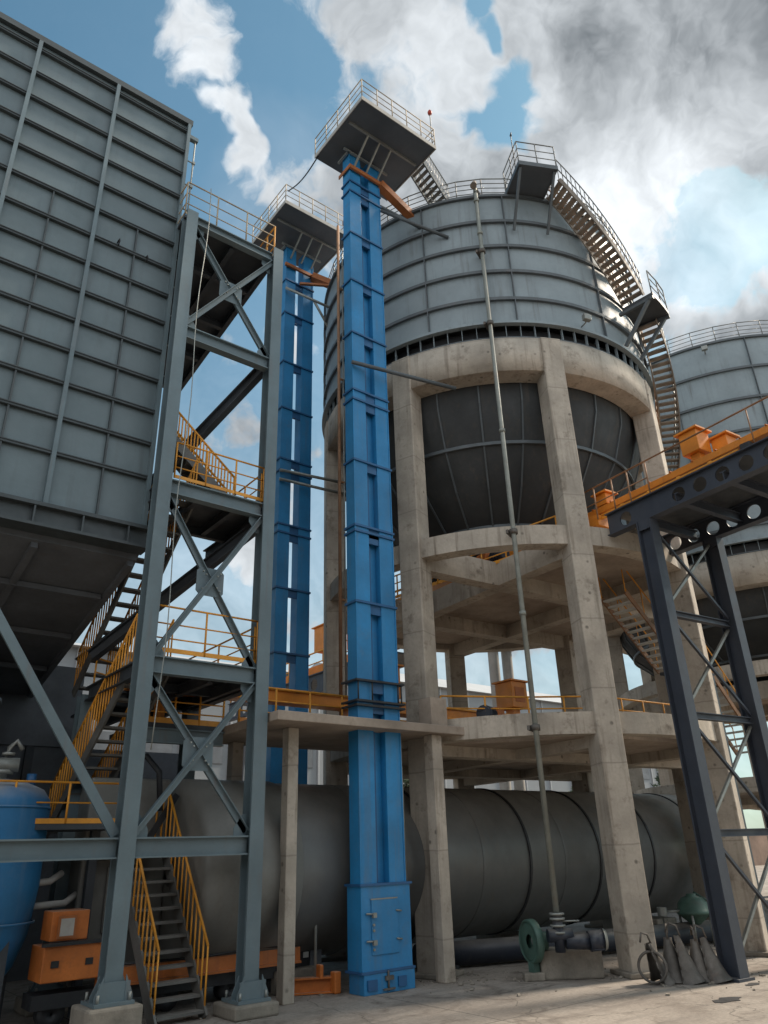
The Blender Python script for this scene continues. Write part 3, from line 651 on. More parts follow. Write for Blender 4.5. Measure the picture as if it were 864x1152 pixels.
# ------------------------------------------------------------------ concrete canopy
t=thing('concrete_canopy','flat concrete canopy on slim square posts around the foot of the blue elevator','canopy',(8,11.8,0))
mb=MB(); mb.box(6.02,10.1,10.42,13.4,3.93,4.08); obj('slab',mb,'concrete_slab',t,bevel=.012)
for (x,y,w) in ((6.68,11.12,.2),(9.5,10.72,.24),(6.68,13.1,.22)):
    mb=MB(); mb.box(x-w/2,x+w/2,y-w/2,y+w/2,0,3.928); po=obj('post',mb,'concrete',t,bevel=.015)
mb=MB(); mb.box(9.35,9.75,10.55,10.9,4.085,4.6); obj('upstand',mb,'concrete_slab',t)
# railing along the canopy
t=thing('canopy_railing','yellow guard rail along the back of the concrete canopy','railing',(7.6,12.0,4.085))
mb=railing([(6.1,11.9,4.085),(9.0,11.9,4.085)],.66,(1,.66,.33),.75,.02); obj('rails',mb,'rail_yellow',t)
mb=MB(); mb.bar((6.1,11.9,4.14),(9.0,11.9,4.14),.015,.09); obj('kick_plate',mb,'orange_paint',t)

# ------------------------------------------------------------------ conveyors
t=thing('lower_conveyor','long orange enclosed conveyor running behind the elevator at canopy level','conveyor',(11,12.7,4.1))
mb=MB(); mb.box(4.4,18.2,12.55,12.95,4.66,4.88); obj('trough',mb,'orange_paint',t,bevel=.01)
mb=MB(); mb.box(4.4,18.2,12.50,12.548,4.86,4.90); obj('trough_edge',mb,'rail_yellow',t)
for x in range(5,18,2):
    mb=MB(); mb.box(x-.04,x+.04,12.6,12.9,4.09,4.66); obj('trestle_leg',mb,'orange_paint',t)
def feedbox(p,s,root,mtl='orange_paint'):
    p=V(p); mb=MB(); mb.box(p.x-s*.5,p.x+s*.5,p.y-s*.5,p.y+s*.5,p.z,p.z+s*1.15); b=obj('feed_box',mb,mtl,root,bevel=.012)
    mb=MB(); mb.box(p.x-s*.6,p.x+s*.6,p.y-s*.6,p.y+s*.6,p.z+s*1.15+.002,p.z+s*1.15+.04); obj('lid',mb,mtl,b)
    mb=MB(); mb.box(p.x-s*.3,p.x+s*.3,p.y-s*.5-.012,p.y-s*.5-.001,p.z+s*.25,p.z+s*.9); obj('hatch',mb,'orange_shaded_dirty',b)
    mb=MB(); mb.box(p.x-s*.22,p.x+s*.22,p.y-s*.22,p.y+s*.22,p.z-s*.45,p.z-.002); obj('neck',mb,mtl,b)
for (x,y,z,s) in ((14.0,12.75,5.08,.55),(9.9,12.75,4.95,.6)): feedbox((x,y,z),s,t)
t=thing('lower_floor_railing','yellow guard rail on the lower concrete floor between the legs','railing',(13,10.5,4.26))
mb=railing([(10.2,11.2,4.2),(11.9,10.4,4.2),(13.2,9.6,4.2),(16.0,9.4,4.2)],.6,(1,.6,.25),.8,.02,kick=.1); mb=railing([(10.2,14.0,4.2),(17.5,14.0,4.2)],.6,(1,.66,.33),.8,.02,mb=mb); obj('rails',mb,'rail_yellow',t)
# upper floor railing
t=thing('upper_floor_railing','yellow guard rail on the upper concrete floor under the silo cone','railing',(13,11,7.95))
mb=railing([(11.5,15.6,7.95),(12.2,9.3,7.95),(15.2,9.0,7.95)],.62,(1,.66,.33),.7,.02,kick=.08); mb=railing([(12.6,15.8,7.95),(13.4,10.0,7.95)],.7,(1,.66,.33),.6,.02,mb=mb); obj('rails',mb,'rail_yellow',t)
t=thing('upper_conveyor','orange conveyor crossing the upper concrete floor under the silo cone','conveyor',(13.2,14,7.95))
mb=MB(); mb.box(12.75,13.15,8.6,18.0,8.25,8.5); obj('trough',mb,'orange_paint',t,bevel=.01)
for y in (9.5,11.5,13.5,15.5): 
    mb=MB(); mb.box(12.8,13.1,y-.04,y+.04,7.95,8.25); obj('trestle_leg',mb,'orange_paint',t)

def drive(x,y,z,a,label,m='orange_shaded_dirty'):
    t=thing('drive_motor',label,'motor',(x,y,z),'conveyor drives on the concrete floors')
    d_=V((math.cos(a),math.sin(a),0)); p_=V((x,y,z))
    mb=MB(); mb.obox(p_+V((0,0,.05)),d_*.9,V((-d_.y,d_.x,0))*.34,V((0,0,.1))); obj('bed',mb,m,t)
    mb=MB(); mb.tube([p_-d_*.42+V((0,0,.27)),p_-d_*.0+V((0,0,.27))],.15,16)
    for k in range(6): mb.tube([p_-d_*(.38-.06*k)+V((0,0,.27)),p_-d_*(.365-.06*k)+V((0,0,.27))],.175,16)
    obj('motor_body',mb,'pipe_blue_black',t)
    mb=MB(); mb.obox(p_+d_*.26+V((0,0,.28)),d_*.34,V((-d_.y,d_.x,0))*.3,V((0,0,.36))); obj('gearbox',mb,m,t,bevel=.03)
    mb=MB(); mb.tube([p_+d_*.0+V((0,0,.27)),p_+d_*.1+V((0,0,.27))],.06,12); obj('coupling_guard',mb,'rail_yellow',t)
drive(11.4,11.0,4.2,.4,'orange gearbox and dark motor on the lower floor nearest the riser pipe')
drive(15.4,10.6,4.2,1.2,'orange gearbox and dark motor on the lower floor behind the right concrete leg')
drive(12.25,11.3,7.95,1.5,'orange gearbox and dark motor on the upper floor under the silo cone')
t=thing('far_pillar','pair of pale far pillars seen beyond the lower concrete floor','pillar',(22.5,20,0))
for x in (22.2,23.0):
    mb=MB(); mb.lathe((x,21,0),[(.22,0),(.22,9.5)],20); obj('shaft',mb,'pale_housing',t)
mb=MB(); mb.box(21.8,23.4,20.7,21.3,9.502,9.8); obj('cap_beam',mb,'pale_housing',t)
# ------------------------------------------------------------------ dark steel bridge (right)
def bpt(s,lat,z):   # s metres along from the silo end, lat metres to the +x side
    d=V((-.095,-.9955,0)); l=V((.9955,-.095,0)); return V((12.66,8.30,0))+d*s+l*lat+V((0,0,z))
bd=bpt(1,0,0)-bpt(0,0,0); bl=bpt(0,1,0)-bpt(0,0,0)
def holed_girder(root,lat,z0,z1,s0,s1,holes,r,th_=.03):
    mb=MB(); zc=(z0+z1)/2; hz=(z1-z0)/2; w=hz
    def face(side):
        o=bl*(side*th_/2)
        edges=sorted(holes); cur=s0
        def P(s,z): return bpt(s,lat,z)+o
        def quad(a,b,c_,d_):
            b0=len(mb.v); mb.v+=[a,b,c_,d_]; mb.f.append([b0,b0+1,b0+2,b0+3]); mb.sm.append(False)
        for h in edges:
            quad(P(cur,z0),P(h-w,z0),P(h-w,z1),P(cur,z1)); cur=h+w
            n=32
            ring=[];sq=[]
            for k in range(n):
                a=2*PI*k/n; ca,sa=math.cos(a),math.sin(a); m=max(abs(ca),abs(sa))
                ring.append(P(h+ca*r,zc+sa*r)); sq.append(P(h+ca/m*w,zc+sa/m*hz))
            b0=len(mb.v); mb.v+=ring+sq
            for k in range(n):
                k2=(k+1)%n; mb.f.append([b0+k,b0+k2,b0+n+k2,b0+n+k]); mb.sm.append(False)
            if side==1:
                b1=len(mb.v); mb.v+=[q for q in ring]+[q-bl*th_ for q in ring]
                for k in range(n):
                    k2=(k+1)%n; mb.f.append([b1+k,b1+k2,b1+n+k2,b1+n+k]); mb.sm.append(True)
        quad(P(cur,z0),P(s1,z0),P(s1,z1),P(cur,z1))
    face(1); face(-1)
    for s_ in (s0,s1): mb.obox(bpt(s_,lat,zc),bd*.012,bl*th_,V((0,0,z1-z0)))
    g_=obj('girder',mb,'bridge_paint',root)
    mb=MB()
    for z in (z0-.012,z1+.012): mb.obox(bpt((s0+s1)/2,lat,z),bd*(s1-s0),bl*.2,V((0,0,.022)))
    obj('girder_flange',mb,'bridge_paint',g_)
t=thing('steel_bridge','dark steel conveyor bridge with round holes in its girders on tall columns','bridge',(13.2,5,0),'steel conveyor bridges')
hl=[.45]+[1.75+.48*i for i in range(15)]
holed_girder(t,0,7.86,8.30,0,9.2,hl,.145); holed_girder(t,2.1,7.86,8.30,-.4,9.2,[.05+.48*i for i in range(19)],.15)
mb=MB(); mb.obox(bpt(4.6,1.05,8.34),bd*9.2,bl*2.2,V((0,0,.02))); obj('deck',mb,'dark_deck_paint',t)
for i in range(9):
    mb=MB(); mb.ibeam(bpt(.6+i*1.05,.03,8.05),bpt(.6+i*1.05,2.07,8.05),.12,.2); obj('cross_beam',mb,'bridge_paint',t)
cs=.92
for lat in (.0,2.1):
    for s_ in (cs,):
        q=bpt(s_,lat,0); mb=MB(); mb.ibeam(q,q+V((0,0,7.84)),.24,.34,bd,.03); obj('column',mb,'bridge_paint',t)
        mb=MB(); mb.obox(q+V((0,0,.02)),bl*.4,bd*.4,V((0,0,.04))); obj('base_plate',mb,'bridge_paint',t)
        mb=MB()
        for k in (-1,1): mb.obox(q+bl*.09*k+V((0,0,7.74)),bl*.02,bd*.27,V((0,0,.2)))
        obj('bearing_stiffener',mb,'bridge_paint',t)
for z in (5.95,4.05,2.1):
    mb=MB(); mb.ibeam(bpt(cs,.14,z),bpt(cs,1.96,z),.12,.12,(0,0,1),.015); obj('strut',mb,'bridge_paint',t)
for (za,zb) in ((7.7,6.05),(5.85,4.15),(3.95,2.2),(2.0,.2)):
    for (la,lb) in ((.12,1.98),(1.98,.12)):
        mb=MB(); o_=bd*(.03 if la<1 else -.03); mb.bar(bpt(cs,la,za)+o_,bpt(cs,lb,zb)+o_,.05,.05,bd); obj('cross_brace',mb,'bridge_paint' if la<1 else 'galvanised',t)
# orange conveyor on the bridge
t=thing('bridge_conveyor','orange enclosed conveyor with feed boxes on top of the dark steel bridge','conveyor',tuple(bpt(4,.5,8.36)))
mb=MB(); mb.bar(bpt(-.9,.45,8.68),bpt(9.2,.45,8.68),.32,.145); obj('trough',mb,'orange_paint',t,bevel=.01)
mb=MB(); mb.bar(bpt(-.9,.2,8.43),bpt(9.2,.2,8.43),.05,.05); mb.bar(bpt(-.9,.2,8.5),bpt(3.0,.2,8.5),.03,.03); obj('side_rail',mb,'rail_yellow',t)
for i in range(14):
    mb=MB(); q=bpt(-.5+i*.72,.45,0); mb.bar(q-bl*.2+V((0,0,8.38)),q-bl*.2+V((0,0,8.56)),.05,.08); mb.bar(q+bl*.2+V((0,0,8.38)),q+bl*.2+V((0,0,8.56)),.05,.08); obj('trestle_leg',mb,'rail_yellow',t)
def feedbox2(s_,lat,z,sz,hh):
    q=bpt(s_,lat,z); mb=MB(); mb.obox(q+V((0,0,hh/2)),bl*sz,bd*sz,V((0,0,hh))); b=obj('feed_box',mb,'orange_paint',t,bevel=.012)
    mb=MB(); mb.obox(q+V((0,0,hh+.022)),bl*(sz+.12),bd*(sz+.12),V((0,0,.035))); obj('lid',mb,'orange_paint',b)
    mb=MB(); mb.obox(q-V((0,0,.1)),bl*sz*.45,bd*sz*.5,V((0,0,.19))); obj('neck',mb,'orange_paint',b)
for i in range(19):
    q=bpt(-.6+i*.52,.45,8.758); mb=MB(); mb.obox(q,bl*.37,bd*.03,V((0,0,.025))); obj('trough_strap',mb,'orange_shaded_dirty',t)
feedbox2(1.98,.55,8.98,.40,.46); feedbox2(2.35,.95,8.9,.34,.36); feedbox2(-.35,.45,8.78,.30,.26)
mb=MB(); mb.box(-.1,.1,-.1,.1,-.06,.06); mb.xf(Matrix.Translation(bpt(3.15,.25,8.5))); obj('bearing',mb,'black_iron',t,bevel=.02)
t=thing('bridge_railing','thin brown hand rail along the top of the dark steel bridge','railing',tuple(bpt(4,.1,8.36)))
mb=MB(); mb.tube([bpt(-.8,.05,9.12),bpt(9.2,.05,9.12)],.018,6)
for s_ in (-.8,-.3,.2,.62,1.1): mb.tube([bpt(s_,.05,8.37),bpt(s_,.05,9.12)],.018,6)
for s_ in (3.4,5.2,7.0): mb.tube([bpt(s_,.05,8.37),bpt(s_,.05,9.12)],.014,6)
mb.tube([bpt(-.8,.05,8.75),bpt(1.1,.05,8.75)],.014,6)
obj('rails',mb,'rust_rail',t)

# far bridge seen behind the rear elevator
t=thing('steel_bridge','grey far bridge with round holes and an orange conveyor behind the rear elevator','bridge',(15.2,24,0),'steel conveyor bridges')
mb=MB(); mb.box(14.9,17,19,30,8.0,8.06); obj('deck',mb,'dark_deck_paint',t)
_b=bpt
def bpt(s,lat,z): return V((14.9,19.0,0))+V((0,1,0))*s+V((1,0,0))*lat+V((0,0,z))
bd=V((0,1,0)); bl=V((1,0,0))
holed_girder(t,0,7.3,7.98,0,11,[.6+.9*i for i in range(12)],.22)
for (x,y) in ((15,29),(17,29)):
    mb=MB(); mb.ibeam((x,y,0),(x,y,7.28),.26,.3,(0,1,0)); obj('column',mb,'bridge_paint',t)
mb=MB(); mb.box(15.3,15.7,19,30,8.2,8.5); obj('trough',mb,'orange_paint',t)
feedbox((15.4,23.0,8.9),.8,t); feedbox((15.9,21.8,8.8),.6,t)
mb=railing([(14.95,19,8.06),(14.95,30,8.06)],.8,(1,.5),1.2,.03); obj('railing',mb,'rail_yellow',t)

# right stair between the silos
t=thing('concrete_floor_stair','steel stair with slatted treads dropping from the upper floor on the right','staircase',(17,9.6,4))
stair(t,(16.3,9.35,5.72),(14.45,9.35,7.25),.66,12,'rust_rail','white_panel','rail_yellow',(0,1,0),False,.7,(0,1),.12,.15,.014,False)
mb=MB(); mb.box(16.28,17.6,9.33,9.99,5.64,5.7); obj('landing',mb,'dark_deck_paint',t)
stair(t,(19.2,9.35,3.9),(17.5,9.35,5.7),.66,12,'rust_rail','white_panel','rail_yellow',(0,1,0),False,.7,(0,1),.12,.15,.014,False)
for x in (16.4,17.5,19.2):
    mb=MB(); mb.bar((x,9.36,0),(x,9.36,3.8 if x>19 else 5.62),.08,.08,(0,1,0)); obj('support_post',mb,'silo_rib_paint',t)

# ------------------------------------------------------------------ left clad bunker
BX,BY=3.88,11.3; Z0,Z1=6.98,16.72; XL=-7.5
t=thing('storage_bunker','huge grey clad storage bunker with square panels at the left','bunker',(0,14,6.4))
mb=MB(); mb.box(XL,BX,BY,19.5,Z0,Z1); obj('wall_panel',mb,'cladding_paint',t)
mul=[BX-.04]+[2.28-1.53*i for i in range(7)]
zr=[16.42]+[16.42-.655*i for i in range(1,14)]
for i,z in enumerate(zr):
    mb=MB(); mb.box(XL,BX-.075,BY-.075,BY-.001,z-.028,z+.028); mb.box(XL,BX-.075,BY-.09,BY-.0755,z+.012,z+.03); obj('stiffener_rail',mb,'cladding_rib_paint',t)
mb=MB(); mb.box(XL,BX+.03,BY-.10,BY+.1,Z1-.1,Z1+.05); obj('top_rail',mb,'cladding_rib_paint',t)
for x in mul:
    mb=MB(); mb.box(x-.035,x+.035,BY-.11,BY-.0005,Z0,Z1-.11); obj('mullion',mb,'tower_paint',t)
for x in [a-.765 for a in mul if a>XL+1]:
    zt_=zr[5]-.024; mb=MB(); mb.box(x-.014,x+.014,BY-.06,BY-.0008,Z0,zt_); obj('minor_mullion',mb,'cladding_rib_paint',t)
for (x,z) in ((2.75,12.62),(3.3,12.52)):
    mb=MB(); mb.tube([(x,BY-.01,z),(x,BY-.13,z),(x,BY-.16,z-.07),(x,BY-.11,z-.14),(x,BY-.08,z-.1)],.014,6); obj('lifting_hook',mb,'black_iron',t)
mb=MB(); mb.box(.2,.35,BY-.06,BY-.001,13.7,13.82); obj('opening',mb,'black_iron',t)
# plinth girder
mb=MB(); mb.box(XL,BX+.06,BY-.16,BY+.2,6.93,6.99); mb.box(XL,BX+.06,BY-.16,BY+.2,6.60,6.65); mb.box(XL,BX+.04,BY-.05,BY+.05,6.65,6.93); obj('plinth_girder',mb,'cladding_rib_paint',t)
for i in range(16):
    x=BX-.3-.72*i; mb=MB(); mb.box(x-.012,x+.012,BY-.15,BY-.051,6.652,6.928); obj('girder_stiffener',mb,'cladding_rib_paint',t)
# hopper bottom, sloping down to the back
mb=MB(); mb.quadbox([(XL,BY+.2,6.5),(BX,BY+.2,6.5),(BX,17,5.2),(XL,17,5.2),(XL,BY+.2,6.6),(BX,BY+.2,6.6),(BX,17,6.6),(XL,17,6.6)]); obj('hopper_floor',mb,'hopper_steel',t)
mb=MB()
for i in range(8):
    x=BX-.08-1.5*i; mb.bar((x,BY+.25,6.46),(x,16.9,5.2),.1,.14)
for yy in (12.7,14.2,15.6):
    z=6.5-(yy-BY-.2)/(17-BY-.2)*1.3; mb.box(XL,BX-.15,yy-.04,yy+.04,z-.1,z-.01)
obj('hopper_rib',mb,'hopper_steel',t)
mb=MB(); mb.box(-4,1.9,14,17,2.6,5.3); obj('hopper_outlet',mb,'hopper_steel',t)
# corner pipe with brackets
for i in range(10):
    z=16.4-.7*i; mb=MB(); mb.tube([(BX+.02,BY+.05,z),(BX+.2,BY+.05,z)],.016,6); mb.box(BX+.15,BX+.21,BY+.02,BY+.08,z-.03,z+.04); obj('pipe_bracket',mb,'galvanised',t)
mb=MB(); mb.tube([(BX+.17,BY+.05,16.5),(BX+.17,BY+.05,7)],.016,6); obj('corner_conduit',mb,'galvanised',t)
mb=MB(); mb.box(BX,BX+.22,BY+.0,BY+.1,16.35,16.45); obj('corner_bracket',mb,'tower_paint',t)

# ------------------------------------------------------------------ steel stair tower
TX0,TX1,TY0,TY1=3.92,5.86,10.8,13.4
t=thing('stair_tower','tall grey steel stair tower frame with crossed braces and stacked platforms','steel tower',(4.9,12,0))
cols=[(TX0,TY0,.37,13.65),(TX1,TY0,.17,13.75),(TX0,TY1,.2,4.6),(TX1,TY1,.1,4.6),(-.4,TY0,.3,6.6)]
for (x,y,za,zb) in cols:
    mb=MB(); mb.ibeam((x,y,za+.04),(x,y,zb),.225,.27,(0,1,0),.028); obj('column',mb,'tower_paint',t)
    mb=MB(); mb.box(x-.25,x+.25,y-.25,y+.25,za,za+.04); bp_=obj('base_plate',mb,'tower_paint',t)
    mb=MB()
    for k in (-1,1):
        mb.solid([(x+k*.14,y-.17,za+.04),(x+k*.24,y-.17,za+.04),(x+k*.24,y-.17,za+.1),(x+k*.14,y-.17,za+.32)],(0,-.02,0))
        mb.solid([(x+k*.14,y-.02,za+.04),(x+k*.24,y-.02,za+.04),(x+k*.24,y-.02,za+.1),(x+k*.14,y-.02,za+.32)],(0,-.02,0))
    mb.box(x-.2,x+.2,y-.185,y-.165,za+.041,za+.25)
    obj('base_gusset',mb,'tower_paint',bp_)
    mb=MB()
    for k in (-.2,.2):
        for j in (-.2,.2): mb.tube([(x+k,y+j,za+.03),(x+k,y+j,za+.13)],.02,6)
    obj('anchor_bolt',mb,'galvanised',bp_)
    mb=MB(); mb.box(x-.34,x+.34,y-.34,y+.34,0,za-.002); obj('pedestal',mb,'concrete_block',t,bevel=.03)
def beam(a,b,w=.16,h=.26,m='tower_paint'):
    mb=MB(); mb.ibeam(a,b,w,h,(0,0,1),.022); obj('beam',mb,m,t)
XB0,XB1=TX0+.114,TX1-.114
for z in (2.22,4.72,7.68,10.85):
    beam((XB0,TY0-.02,z-.08),(XB1,TY0-.02,z-.08))
beam((-.25,TY0-.02,2.14),(TX0-.114,TY0-.02,2.14))
beam((XB0,TY0-.02,13.5),(XB1,TY0-.02,13.5),.14,.2)
for x in (TX0,TX1):
    for z in (4.6,7.55):
        beam((x,TY0+.16,z),(x,TY1-.16,z),.14,.24,'dark_deck_paint')
beam((XB0,TY1,4.6),(XB1,TY1,4.6),.14,.24,'dark_deck_paint'); 
def xbrace(z0,z1,y,w=.09,gus=True,ext=.0):
    a=(XB0,y,z0);b=(XB1,y,z1);c_=(XB0,y,z1);d_=(XB1,y,z0)
    for i,(p,q) in enumerate(((a,b),(c_,d_))):
        p=V(p);q=V(q); off=V((0,-.035 if i==0 else .035,0)); mb=MB(); mb.bar(p+off,q+off,w,.05,(0,1,0))
        dn=(q-p).normalized(); sd=dn.cross(V((0,1,0))); mb.bar(p+off+sd*(w/2-.006)+V((0,-.05,0)),q+off+sd*(w/2-.006)+V((0,-.05,0)),.012,.06,(0,1,0)); obj('brace',mb,'tower_paint',t)
    if gus:
        cx_,cz_=(XB0+XB1)/2,(z0+z1)/2; s_=.24; k=.07
        mb=MB(); mb.solid([(cx_-s_,y,cz_-s_+k),(cx_-s_+k,y,cz_-s_),(cx_+s_-k,y,cz_-s_),(cx_+s_,y,cz_-s_+k),(cx_+s_,y,cz_+s_-k),(cx_+s_-k,y,cz_+s_),(cx_-s_+k,y,cz_+s_),(cx_-s_,y,cz_+s_-k)],(0,.012,0)); gp_=obj('gusset_plate',mb,'tower_paint',t)
        mb=MB()
        for (dx,dz) in ((-.1,-.1),(.1,.1),(-.1,.1),(.1,-.1),(-.15,-.15),(.15,.15),(-.15,.15),(.15,-.15)): mb.tube([(cx_+dx,y-.04,cz_+dz),(cx_+dx,y-.075,cz_+dz)],.014,6)
        obj('gusset_bolt',mb,'galvanised',gp_)
    for (x,z) in ((XB0,z0),(XB1,z1),(XB0,z1),(XB1,z0)):
        sx=1 if x==XB0 else -1; sz=1 if z==z0 else -1
        mb=MB(); mb.solid([(x,y+.01,z-.1*sz),(x+sx*.2,y+.01,z-.1*sz),(x+sx*.2,y+.01,z+.06*sz),(x+sx*.06,y+.01,z+.25*sz),(x,y+.01,z+.25*sz)],(0,.012,0)); obj('node_plate',mb,'tower_paint',t)
xbrace(10.99,13.35,TY0); xbrace(4.78,7.42,TY0); xbrace(2.32,4.48,TY0)
mb=MB(); mb.bar((TX0-.14,TY0,2.3),(1.75,TY0,5.2),.13,.05,(0,1,0)); mb.bar((1.75,TY0,5.2),(-.25,TY0,8.0-.0),.13,.05,(0,1,0)) if False else None; 
mb.bar((1.75,TY0,5.2),(.9,TY0,6.6),.13,.05,(0,1,0)); obj('brace',mb,'tower_paint',t)
# back-plane raking members
for (a,b,w) in (((TX1-.06,TY0+.2,10.86),(3.95,13.25,7.78),.17),((TX1,TY0+.25,7.45),(TX0,TY1,5.3),.16),((TX1,12.3,7.4),(TX0+.1,14.5,5.4),.12)):
    mb=MB(); mb.ibeam(a,b,w,.2); obj('raker',mb,'dark_deck_paint',t)
# platforms
def plat(poly,th_,name='platform',m='dark_deck_paint'):
    mb=MB(); mb.solid(poly,(0,0,th_)); return obj(name,mb,m,t)
p3=plat([(TX0+.02,TY0+.1,4.72),(TX1-.02,TY0+.1,4.72),(TX1-.02,16.5,4.72),(TX0+.65,16.5,4.72),(TX0+.65,13.6,4.72),(TX0+.65,11.6,4.72),(TX0+.02,11.3,4.72)],.05)
mb=MB(); 
for y in (12.2,13.4,14.8): mb.ibeam((TX0+.7,y,4.62),(TX1-.1,y,4.62),.09,.16)
for x in (5.1,5.7): mb.ibeam((x,TY0+.2,4.6),(x,16.4,4.6),.09,.2)
obj('platform_joist',mb,'dark_deck_paint',p3)
p2=plat([(TX0,TY0+.1,7.68),(TX1-.02,TY0+.1,7.68),(TX1-.02,12.25,7.68),(4.75,12.25,7.68),(4.75,13.5,7.68),(TX0-.2,13.5,7.68),(TX0-.2,12.6,7.68),(4.62,12.55,7.68),(4.62,11.1,7.68),(TX0,11.05,7.68)],.05)
mb=MB(); mb.ibeam((4.6,TY0+.15,7.6),(4.6,12.2,7.6),.09,.16); mb.ibeam((5.3,TY0+.15,7.6),(5.3,12.2,7.6),.09,.16); mb.ibeam((TX0,12.25,7.6),(TX1,12.25,7.6),.1,.2); obj('platform_joist',mb,'dark_deck_paint',p2)
p1=plat([(TX0-.1,TY0+.05,13.58),(TX1-.02,TY0+.05,13.58),(TX1-.02,15.7,12.85),(TX0-.1,15.7,12.85)],.07)
mb=MB()
for y in (11.8,13.0,14.2,15.4):
    z=13.58-(y-TY0)/(15.7-TY0)*.73; mb.ibeam((TX0,y,z-.1),(TX1-.05,y,z-.1),.1,.18)
for x in (TX0+.2,4.9,TX1-.1): mb.ibeam((x,TY0+.1,13.46),(x,15.7,12.75),.1,.2)
obj('platform_joist',mb,'dark_deck_paint',p1)
mb=railing([(TX0+.05,TY0+.02,4.86),(TX1-.05,TY0+.02,4.86)],.72,(1,.62,.3),1.0,.016,kick=.07); mb=railing([(TX1-.05,TY0+.1,4.78),(TX1-.05,16.3,4.78)],.72,(1,.62,.3),1.2,.016,mb=mb); mb=railing([(TX0+.1,TY1,4.78),(TX1-.3,TY1+1,4.78)],.5,(1,.5),.8,.016,mb=mb); obj('railing',mb,'rail_yellow',p3)
mb=railing([(TX0+.2,TY0+.02,7.82),(TX1-.05,TY0+.02,7.82)],.68,(1,.62,.3),.65,.016,kick=.06); mb=railing([(TX1-.05,TY0+.1,7.74),(TX1-.05,12.2,7.74)],.68,(1,.62,.3),.8,.016,mb=mb); obj('railing',mb,'rail_yellow',p2)
mb=railing([(TX0-.1,11.6,13.66),(TX0-.1,TY0+.04,13.66),(TX1-.02,TY0+.04,13.66)],.86,(1,.66,.33),.75,.016,kick=.06); obj('railing',mb,'pale_rail',p1)
mb=railing([(TX1-.02,TY0+.04,13.66),(TX1-.02,11.5,13.6)],.86,(1,.66,.33),.35,.018); obj('end_railing',mb,'rail_yellow',p1)
# hanging rope
mb=MB(); q=[V((4.22,10.62,14.4-11.0*i/24)) + V((-.10*i/24+.03*math.sin(i*.7),.0,0)) for i in range(25)]; mb.tube(q,.009,5); tag(obj('hanging_rope',mb,'galvanised'),'thin pale rope hanging down the front of the stair tower','rope')

# stairs in the tower bay
def towerstair(label,p0,p1,w,n,wd=(1,0,0),h=.8,sides=(0,1),bal=2):
    t=thing('stair_flight',label,'stair flight',p0,'stair flights of the steel tower')
    stair(t,p0,p1,w,n,'stair_grey','stair_grey','rail_yellow',wd,True,h,sides,.17,.2,.016,False,bal); return t
towerstair('lowest stair flight with yellow rails standing on the yard between the tower columns',(4.62,11.0,0),(4.40,12.3,2.12),.74,12,(1,.06,0),.86,(0,1),1)
towerstair('second stair flight with bent yellow rails, behind the left tower column',(3.75,14.1,2.35),(3.95,11.35,4.75),.6,13)
towerstair('third stair flight with yellow rails below the bunker corner',(3.95,14.3,4.78),(4.1,11.15,7.7),.55,14)
towerstair('top visible stair flight rising from the platform at bunker height',(5.40,11.2,7.74),(4.25,11.5,9.0),.55,10,(.2,1,0),.62,(0,1))
# walkway at second level
t=thing('side_walkway','dark walkway with a yellow rail beside the blue tank','walkway',(3,12,2.2))
mb=MB(); mb.box(-1,4.25,12.0,13.0,2.42,2.5); obj('deck',mb,'dark_deck_paint',t)
mb=railing([(-1,12.0,2.5),(4.2,12.0,2.5)],.56,(1,.5),.75,.017,kick=.07); obj('railing',mb,'rail_yellow',t)
mb=MB(); mb.box(4.25,5.1,12.4,12.95,2.03,2.1); obj('landing',mb,'dark_deck_paint',t)
mb=railing([(5.1,12.45,2.1),(5.1,12.93,2.1),(4.3,12.93,2.1)],.72,(1,.5),.3,.017); obj('landing_railing',mb,'rail_yellow',t)
for x in (.5,2.4,4.1):
    mb=MB(); mb.bar((x,12.6,0),(x,12.6,2.42),.12,.12,(0,1,0)); obj('post',mb,'dark_deck_paint',t)
t=thing('rear_walkway','dark walkway with orange edge leading left from the concrete canopy','walkway',(4.5,12.8,4.0))
mb=MB(); mb.box(4.6,6.0,12.3,14.0,3.98,4.06); obj('deck',mb,'dark_deck_paint',t)
mb=MB(); mb.ibeam((4.6,12.28,3.85),(6.0,12.28,3.85),.12,.24); obj('edge_beam',mb,'tower_paint',t)
mb=railing([(4.65,12.3,4.06),(6.0,12.3,4.06)],.6,(1,.6,.3),.45,.018,kick=.09); obj('railing',mb,'rail_yellow',t)

# ------------------------------------------------------------------ blue tank
tc=(2.62,12.05+.55); t=thing('pressure_tank','large blue pressure tank with a dusty dome top at the left edge','tank',(tc[0],tc[1],0))
tr=.72
mb=MB(); mb.lathe((tc[0],tc[1],0),[(.12,.36),(.36,.46),(.55,.72),(.68,1.1),(.74,1.7),(.74,2.72),(.72,2.84),(.62,2.98),(.4,3.08),(.15,3.13),(0,3.14)],48); obj('vessel',mb,'tank_blue',t)
for z in (1.25,2.2,2.72):
    mb=MB(); mb.lathe((tc[0],tc[1],0),[(.735,z-.015),(.75,z-.015),(.75,z+.015),(.735,z+.015)],48,close=True); obj('weld_band',mb,'tank_blue',t)
for k in range(4):
    a=k*PI/2+.5; q=V((tc[0]+.6*math.cos(a),tc[1]+.6*math.sin(a),0)); mb=MB(); mb.bar(q,q+V((0,0,1.15)),.1,.1,(0,1,0)); obj('leg',mb,'dark_deck_paint',t)
q=V((tc[0]-.02,tc[1]-.1,3.12))
